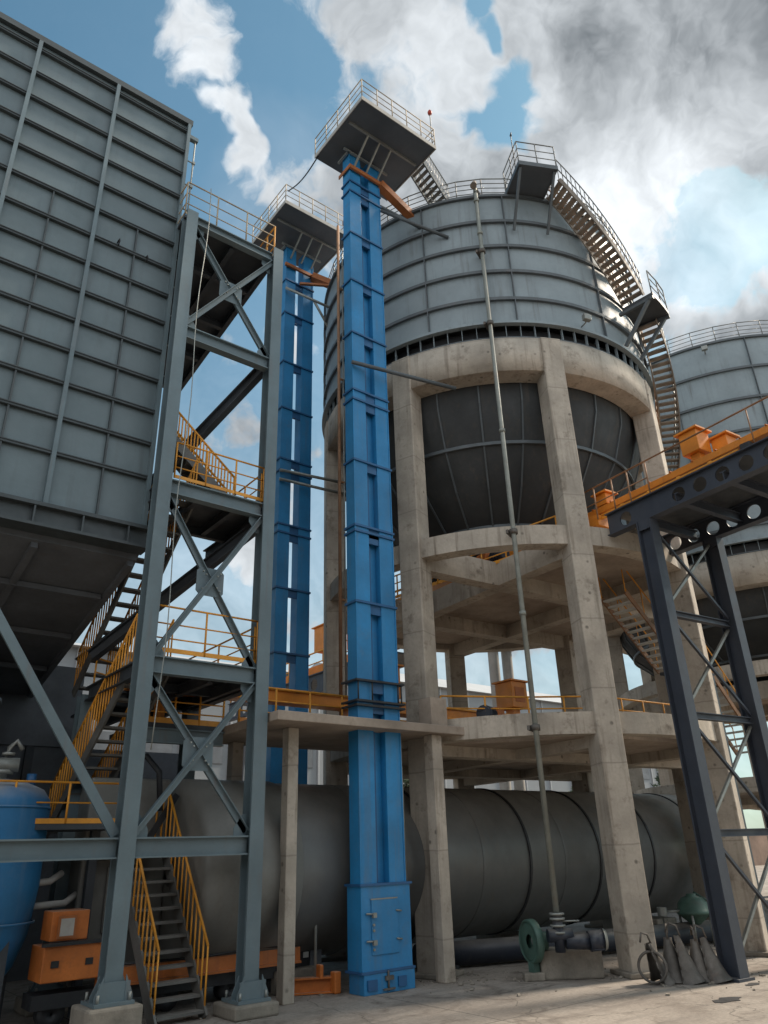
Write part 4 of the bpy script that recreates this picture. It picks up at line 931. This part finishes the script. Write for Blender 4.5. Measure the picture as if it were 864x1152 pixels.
mb=MB(); mb.tube([q,q+V((0,0,.22))],.08,12); mb.tube([q+V((-.3,0,.2)),q+V((.2,-.1,.2))],.1,12); mb.tube([q+V((0,0,.2)),q+V((.05,0,.45)),q+V((.14,-.03,.55)),q+V((.22,-.06,.42))],.035,8); obj('valve',mb,'galvanised',t)
mb=MB(); mb.lathe(q+V((0,0,.1)),[(.08,-.03),(.16,-.03),(.16,.03),(.08,.03)],16,close=True); mb.lathe(q+V((.05,0,.36)),[(.02,-.02),(.09,-.02),(.09,.02),(.02,.02)],16,close=True); obj('valve_flange',mb,'galvanised',t)
mb=MB(); mb.tube([q+V((.4,-.1,-.1)),q+V((.4,-.1,.08))],.07,10); obj('gauge',mb,'elevator_blue_dark',t)
t=thing('side_pipes','pale pipes running from the blue tank into the dark bay behind it','pipe',(3.5,12.3,1.2))
for z,x1 in ((2.05,3.55),(1.72,3.75),(1.42,4.0)):
    mb=MB(); mb.tube([(tc[0]+.6,tc[1],z),(x1-.2,tc[1]+.1,z+.02),(x1,tc[1]+.25,z+.12)],.05,10); obj('pipe',mb,'pale_housing',t)
# dark vessel above the tank
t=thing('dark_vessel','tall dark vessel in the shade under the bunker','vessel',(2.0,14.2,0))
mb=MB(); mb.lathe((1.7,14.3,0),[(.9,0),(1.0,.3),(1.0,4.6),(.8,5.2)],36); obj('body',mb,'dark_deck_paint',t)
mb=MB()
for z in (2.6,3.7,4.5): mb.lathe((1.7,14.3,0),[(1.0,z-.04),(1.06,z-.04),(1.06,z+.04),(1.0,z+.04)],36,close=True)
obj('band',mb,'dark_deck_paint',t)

# ------------------------------------------------------------------ orange machine
t=thing('orange_carriage','orange machine carriage with a windowed box in the shade below the walkway','machine',(4,12,0))
mb=MB(); mb.box(3.34,4.10,11.75,12.35,.55,.97); obj('body',mb,'orange_shaded_dirty',t,bevel=.015)
mb=MB(); mb.box(3.42,3.92,11.85,12.3,1.02,1.38); cab=obj('cab',mb,'orange_shaded_dirty',t,bevel=.012)
mb=MB(); mb.box(3.50,3.74,11.815,11.848,1.05,1.32); fr_=obj('window_frame',mb,'rust_duct',cab)
mb=MB(); mb.box(3.53,3.71,11.806,11.813,1.08,1.29); obj('window_pane',mb,'pale_housing',cab)
mb=MB(); mb.box(3.3,4.2,11.7,11.749,.972,1.015); obj('step_bar',mb,'black_iron',t)
mb=MB(); mb.box(4.11,7.3,11.72,11.90,.42,.64); mb.box(4.11,7.3,11.68,11.719,.42,.45); obj('chassis_beam',mb,'orange_shaded_dirty',t)
mb=MB(); mb.box(3.3,7.3,11.85,12.3,.24,.41); obj('underframe',mb,'black_iron',t)
for x in (3.6,4.3,5.2,6.2,7.0):
    mb=MB(); mb.lathe((x,12.05,.17),[(.02,-.12),(.17,-.12),(.17,.12),(.02,.12)],20,axis='y',close=True); obj('wheel',mb,'black_iron',t)
for x in (3.5,3.95):
    mb=MB(); mb.box(x-.05,x+.05,11.735,11.749,.72,.80); obj('latch',mb,'black_iron',t)
mb=MB(); mb.tube([(4.4,11.7,.68),(5.6,11.68,.66),(6.6,11.69,.7),(7.2,11.7,.66)],.018,6); obj('hydraulic_hose',mb,'black_iron',t)
# orange skid next to the elevator boot
t=thing('orange_skid','low orange channel skid on the ground left of the elevator boot','skid',(7.5,11.4,0))
mb=MB(); mb.ibeam((6.9,11.75,.12),(7.68,11.35,.12),.16,.22); obj('channel',mb,'orange_shaded_dirty',t)
mb=MB(); mb.box(7.45,7.52,11.36,11.5,.2,.40); mb.box(7.62,7.74,11.2,11.34,0,.30); obj('stop_lug',mb,'orange_shaded_dirty',t,bevel=.02)
t=thing('control_cabinet','dark control cabinet with white labels left of the elevator boot','cabinet',(7.6,12.3-.4,0))
mb=MB(); mb.box(7.25,7.62,11.95,12.2,.05,.85); obj('case',mb,'black_iron',t,bevel=.01)
mb=MB(); mb.box(7.64,7.86,11.95,12.1,.05,.82); obj('side_case',mb,'hopper_steel',t)
for z in (.3,.5,.68):
    mb=MB(); mb.box(7.5,7.6,11.94,11.949,z-.05,z+.03); obj('label_plate',mb,'white_panel',t)
t=thing('gate_post','slim grey post with a short arm left of the elevator boot','post',(7.3,11.25,0))
mb=MB(); mb.tube([(7.45,11.5,0),(7.45,11.5,2.15)],.025,8); mb.tube([(7.45,11.5,2.15),(7.75,11.4,2.15)],.02,8); obj('pole',mb,'galvanised',t)
# small lamp under the canopy
t=thing('canopy_lamp','small white lamp box hanging under the concrete canopy','lamp',(7.4,12.3,3.5))
mb=MB(); mb.box(7.35,7.43,12.2,12.3,3.45,3.72); obj('housing',mb,'white_panel',t); mb=MB(); mb.tube([(7.39,12.25,3.72),(7.39,12.25,3.93)],.012,6); obj('stem',mb,'galvanised',t)
# flat dark patches: a yard stain and a drain slot
for (x,y,w,l_) in ((11.0,6.65,.28,'irregular dark stain in the yard near the bottom edge'),(12.35,7.0,.16,'narrow dark drain slot in front of the dark steel column')):
    mb=MB(); n=14; pts=[(x+w*(1+.25*math.sin(k*3.1))*math.cos(2*PI*k/n),y+w*.45*(1+.3*math.cos(k*2.3))*math.sin(2*PI*k/n)) for k in range(n)]
    pts=[(px*1.0,py) for px,py in pts]; mb.prism(pts,.002,.006); tag(obj('yard_patch',mb,'black_iron'),l_,'yard patch','dark patches in the yard')

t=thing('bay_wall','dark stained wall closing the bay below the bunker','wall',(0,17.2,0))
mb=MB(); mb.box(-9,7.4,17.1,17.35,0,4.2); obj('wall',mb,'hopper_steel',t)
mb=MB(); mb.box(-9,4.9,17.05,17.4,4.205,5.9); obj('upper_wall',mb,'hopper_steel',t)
mb=MB()
for x in range(-8,8,2): mb.box(x-.08,x+.08,17.0,17.099,0,4.19)
obj('wall_stud',mb,'dark_deck_paint',t)
t=thing('sky_blocker','unseen added shade-casting warehouse across the yard behind the viewpoint','blocker',(0,-10,0))  # added out of view to block rear sky and darken the lower plant
mb=MB(); mb.box(-22,11,-18,-6.5,0,9.5); obj('wall',mb,'cladding_paint',t)
mb=MB(); mb.box(-22.4,11.4,-18.4,-6.1,9.502,9.8); obj('roof',mb,'silo_rib_paint',t)
for x in (-14,-4,5):
    mb=MB(); mb.box(x,x+3.6,-6.499,-6.44,0,4.2); obj('blocker_panel',mb,'dark_deck_paint',t)
# ------------------------------------------------------------------ background
def shed(name,x0,x1,y0,y1,h,rise,label):
    t=thing(name,label,'shed',((x0+x1)/2,(y0+y1)/2,0),'far industrial sheds')
    mb=MB(); mb.box(x0,x1,y0,y1,0,h); obj('wall',mb,'shed_wall',t)
    ym=(y0+y1)/2; mb=MB(); mb.solid([(x0-.4,y0-.5,h+.01),(x0-.4,y1+.5,h+.01),(x0-.4,ym,h+rise)],(x1-x0+.8,0,0)); obj('roof',mb,'shed_roof',t)
    n=int((x1-x0)/3)
    for i in range(n):
        mb=MB(); mb.box(x0+1+i*3,x0+2.6+i*3,y0-.06,y0-.001,h*.55,h*.66); obj('window',mb,'hopper_steel',t)
    mb=MB()
    for i in range(n+1): mb.box(x0+i*3-.06,x0+i*3+.06,y0-.12,y0-.001,0,h)
    obj('wall_rib',mb,'shed_roof',t)
shed('far_shed',2,30,40,58,12.2,2.6,'pale far shed seen between the tower columns')
shed('far_shed',34,80,44,60,13.6,3.0,'pale long far shed seen between the concrete legs')
t=thing('boundary_wall','low brick boundary wall behind the plant','wall',(20,32,0)); 
mb=MB(); mb.box(-60,90,34,34.3,0,2.4); obj('wall',mb,'brick_wall',t)
mb=MB(); mb.box(-60,90,33.95,34.35,2.402,2.5); obj('coping',mb,'concrete_slab',t)
def tree(x,y,h,label):
    t=thing('tree',label,'tree',(x,y,0),'trees beyond the boundary wall'); mb=MB()
    mb.tube([(x,y,0),(x+.1,y,h*.35),(x,y+.1,h*.7)],[.25,.18,.06],8)
    for k in range(5):
        a=k*1.3; mb.tube([(x,y,h*(.3+.06*k)),(x+math.cos(a)*h*.2,y+math.sin(a)*h*.2,h*(.5+.07*k))],[.08,.02],5)
    obj('trunk',mb,'bark',t); mb=MB()
    for i in range(1500):
        u=random.random()*2*PI; z=random.random(); r=h*.28*math.sqrt(random.random())*(.55+.6*math.sin(PI*min(1,z*1.1)))
        c=V((x+r*math.cos(u),y+r*math.sin(u),h*(.38+.62*z))); a=V((random.gauss(0,1),random.gauss(0,1),random.gauss(0,1))).normalized(); b=a.orthogonal().normalized(); s_=.16+.14*random.random()
        q=len(mb.v); mb.v+=[c-a*s_,c+b*s_*.5,c+a*s_,c-b*s_*.5]; mb.f.append([q,q+1,q+2,q+3]); mb.sm.append(False)
    obj('crown',mb,'tree_green',t)
for (x,y,h,l_) in ((48,37,6.5,'bushy tree beyond the wall behind the farther silo'),(58,36,7.5,'taller tree beyond the wall at far right'),(31,37,6,'small tree beyond the wall between the concrete legs')): tree(x,y,h,l_)

# ------------------------------------------------------------------ sky and light
SUN_EL,SUN_AZ=R_(43),R_(63)   # azimuth measured to the right of the view heading
sd=(Hf*math.cos(SUN_AZ)+Rh*math.sin(SUN_AZ))*math.cos(SUN_EL)+Zu*math.sin(SUN_EL)
sl=bpy.data.lights.new('sun','SUN'); sl.energy=3.2; sl.angle=R_(9); sl.color=(1,.87,.72)
so=bpy.data.objects.new('sun',sl); COL.objects.link(so); so.rotation_euler=sd.to_track_quat('Z','Y').to_euler(); so.location=(0,0,40)
w=bpy.data.worlds.new('World'); sc.world=w; w.use_nodes=True; nt=w.node_tree; N=nt.nodes; L=nt.links; N.clear()
out=N.new('ShaderNodeOutputWorld'); bg=N.new('ShaderNodeBackground'); bg.inputs['Strength'].default_value=.1; L.new(bg.outputs[0],out.inputs[0])
sky=N.new('ShaderNodeTexSky'); sky.sky_type='NISHITA'; sky.sun_disc=False; sky.sun_elevation=SUN_EL; sky.sun_rotation=math.atan2(sd.x,sd.y); sky.air_density=1.0; sky.dust_density=1.0; sky.ozone_density=1.5
tc_=N.new('ShaderNodeTexCoord'); DIR=tc_.outputs['Generated']
def mth(op,a,b=None,c=None):
    n=N.new('ShaderNodeMath'); n.operation=op
    for i,x in enumerate((a,b,c)):
        if x is None: continue
        if isinstance(x,(int,float)): n.inputs[i].default_value=x
        else: L.new(x,n.inputs[i])
    return n.outputs[0]
def vm(op,a,b):
    n=N.new('ShaderNodeVectorMath'); n.operation=op
    for i,x in enumerate((a,b)):
        if isinstance(x,(tuple,V)): n.inputs[i].default_value=tuple(x)
        else: L.new(x,n.inputs[i])
    return n
def mr(f,a,b,c=0.,d=1.,smooth=True):
    n=N.new('ShaderNodeMapRange'); n.interpolation_type='SMOOTHSTEP' if smooth else 'LINEAR'
    n.inputs['From Min'].default_value=a; n.inputs['From Max'].default_value=b; n.inputs['To Min'].default_value=c; n.inputs['To Max'].default_value=d; L.new(f,n.inputs['Value']); return n.outputs['Result']
def nz(s,d,r,vec=DIR,off=None,dist=0.):
    n=N.new('ShaderNodeTexNoise'); n.inputs['Scale'].default_value=s; n.inputs['Detail'].default_value=d; n.inputs['Roughness'].default_value=r; n.inputs['Distortion'].default_value=dist
    if off: vec=vm('ADD',vec,off).outputs[0]
    L.new(vec,n.inputs['Vector']); return n
wz=nz(6.,4,.55); wv=vm('SUBTRACT',wz.outputs['Color'],(.5,.5,.5)); wv2=N.new('ShaderNodeVectorMath'); wv2.operation='SCALE'; L.new(wv.outputs[0],wv2.inputs[0]); wv2.inputs['Scale'].default_value=.15
DD=vm('ADD',DIR,wv2.outputs[0]).outputs[0]
def blob(px,py,rad,amp=1.):
    d=raydir(px,py); ds=vm('DISTANCE',DD,tuple(d)).outputs['Value']; return mr(ds,rad/832.*1.65,rad/832.*.15,0,amp)
def mx(lst):
    o=lst[0]
    for l_ in lst[1:]: o=mth('MAXIMUM',o,l_)
    return o
def puff(off=None):
    # billowing cumulus field: rounded cells inside rounded cells, plus a little fine noise
    vec=DD if off is None else vm('ADD',DD,off).outputs[0]
    tot=None
    for sc_,amp in ((8.,.50),(19.,.28),(43.,.14)):
        v=N.new('ShaderNodeTexVoronoi'); v.feature='F1'; v.inputs['Scale'].default_value=sc_; L.new(vec,v.inputs['Vector'])
        t_=mth('MULTIPLY',mth('SUBTRACT',.55,v.outputs['Distance']),amp*2.)
        tot=t_ if tot is None else mth('ADD',tot,t_)
    return mth('ADD',tot,mth('MULTIPLY',mth('SUBTRACT',nz(30.,4,.6,vec).outputs['Fac'],.5),.30))
dens=mx([blob(228,35,36),blob(255,80,39),blob(272,125,32),blob(278,160,22),blob(295,45,26,.7),blob(440,50,80),blob(500,80,75),blob(420,110,70),blob(505,20,50,.9),blob(640,30,70),blob(760,60,220,1.3),blob(660,170,120,1.2),blob(480,190,110,.95),blob(390,190,70,.75),blob(330,200,40,.5),blob(850,120,100,1.),blob(840,385,110,1.2),blob(900,330,90,1.1),blob(760,410,70,.8),blob(352,375,40,.75),blob(270,485,34,.6),blob(265,632,30,.8),blob(350,600,90,.4),blob(560,230,150,1.),blob(440,300,80,.6),blob(640,720,60,.5)])
hole=mx([blob(552,130,29,.95),blob(572,92,22,1.),blob(548,40,13,.8),blob(815,255,60,.78),blob(735,300,34,.6),blob(345,90,52,1.1),blob(325,150,30,.8),blob(120,60,80,.6),blob(538,10,20,.8)])
dark=mx([blob(740,60,150,1.),blob(820,50,120,1.),blob(650,140,80,.7),blob(420,210,70,.5),blob(845,430,70,.7),blob(560,215,60,.5)])
pale=mx([blob(800,265,130,.62),blob(720,330,70,.6),blob(350,250,90,.3)])
p0=puff()
fbd=nz(9.,8,.62,DD).outputs['Fac']
den=mth('ADD',mth('ADD',mth('SUBTRACT',dens,hole),mth('MULTIPLY',p0,.75)),mr(fbd,.25,.75,-.50,.50,False))
mask=mr(den,.22,.78)
fb=nz(5.,6,.55,DD).outputs['Fac']
sepd=N.new('ShaderNodeSeparateXYZ'); L.new(DIR,sepd.inputs[0])
veil=mr(sepd.outputs['Z'],.80,.05,0.03,.85)
rear=mr(vm('DOT_PRODUCT',DIR,tuple(Hf)).outputs['Value'],.15,-.45,0,1.)   # unseen bright overcast, added to light the front faces
mask2=mth('MAXIMUM',mth('MAXIMUM',mth('MAXIMUM',mask,mth('MULTIPLY',pale,mr(fb,.3,.7,.6,1.))),mth('MULTIPLY',veil,mr(fb,.25,.75,.7,1.))),mth('MULTIPLY',rear,mr(fb,.15,.55)))
# cloud brightness: silver near the hidden sun, grey in the thick cores
lit=mx([blob(250,90,120,.65),blob(505,75,60,.85),blob(430,50,60,.3),blob(690,240,80,1.3),blob(775,205,60,1.3),blob(850,150,50,.7),blob(600,20,36,.7),blob(600,105,30,.7),blob(775,325,40,1.2),blob(845,290,52,1.3),blob(270,625,60,.75),blob(352,375,70,.7)])
LT=tuple((raydir(620,140)-raydir(480,260))*.07)
relief=mth('MULTIPLY',mth('SUBTRACT',nz(9.,5,.55,DD).outputs['Fac'],nz(9.,5,.55,DD,LT).outputs['Fac']),4.)
tone=mth('ADD',mr(nz(4.,5,.55,DIR,(.3,.1,.2)).outputs['Fac'],.3,.7,.18,.36),mth('MULTIPLY',dark,-.09))
edge=mr(den,1.0,.35,0,.16)
bright=mth('ADD',mth('ADD',mth('MULTIPLY',lit,.48),mth('ADD',tone,edge)),mth('ADD',mth('MULTIPLY',relief,.32),mth('MULTIPLY',rear,.62)))
ccol=N.new('ShaderNodeMix'); ccol.data_type='RGBA'; L.new(mr(bright,.05,1.05,0,1,False),ccol.inputs[0]); ccol.inputs[6].default_value=(1.05,1.18,1.30,1); ccol.inputs[7].default_value=(5.9,6.2,6.45,1)
# deepen blue slightly
skc=N.new('ShaderNodeMix'); skc.data_type='RGBA'; skc.blend_type='MULTIPLY'; skc.inputs[0].default_value=1; L.new(sky.outputs[0],skc.inputs[6]); skc.inputs[7].default_value=(.62,.90,.80,1)
fin=N.new('ShaderNodeMix'); fin.data_type='RGBA'; L.new(mask2,fin.inputs[0]); L.new(skc.outputs[2],fin.inputs[6]); L.new(ccol.outputs[2],fin.inputs[7])
L.new(fin.outputs[2],bg.inputs['Color'])

sc.view_settings.view_transform='Standard'; sc.view_settings.look='None'; sc.view_settings.exposure=.92; sc.view_settings.gamma=1
sc.view_settings.use_curve_mapping=False
sc.render.engine='CYCLES'; sc.cycles.max_bounces=8; sc.cycles.use_denoising=True
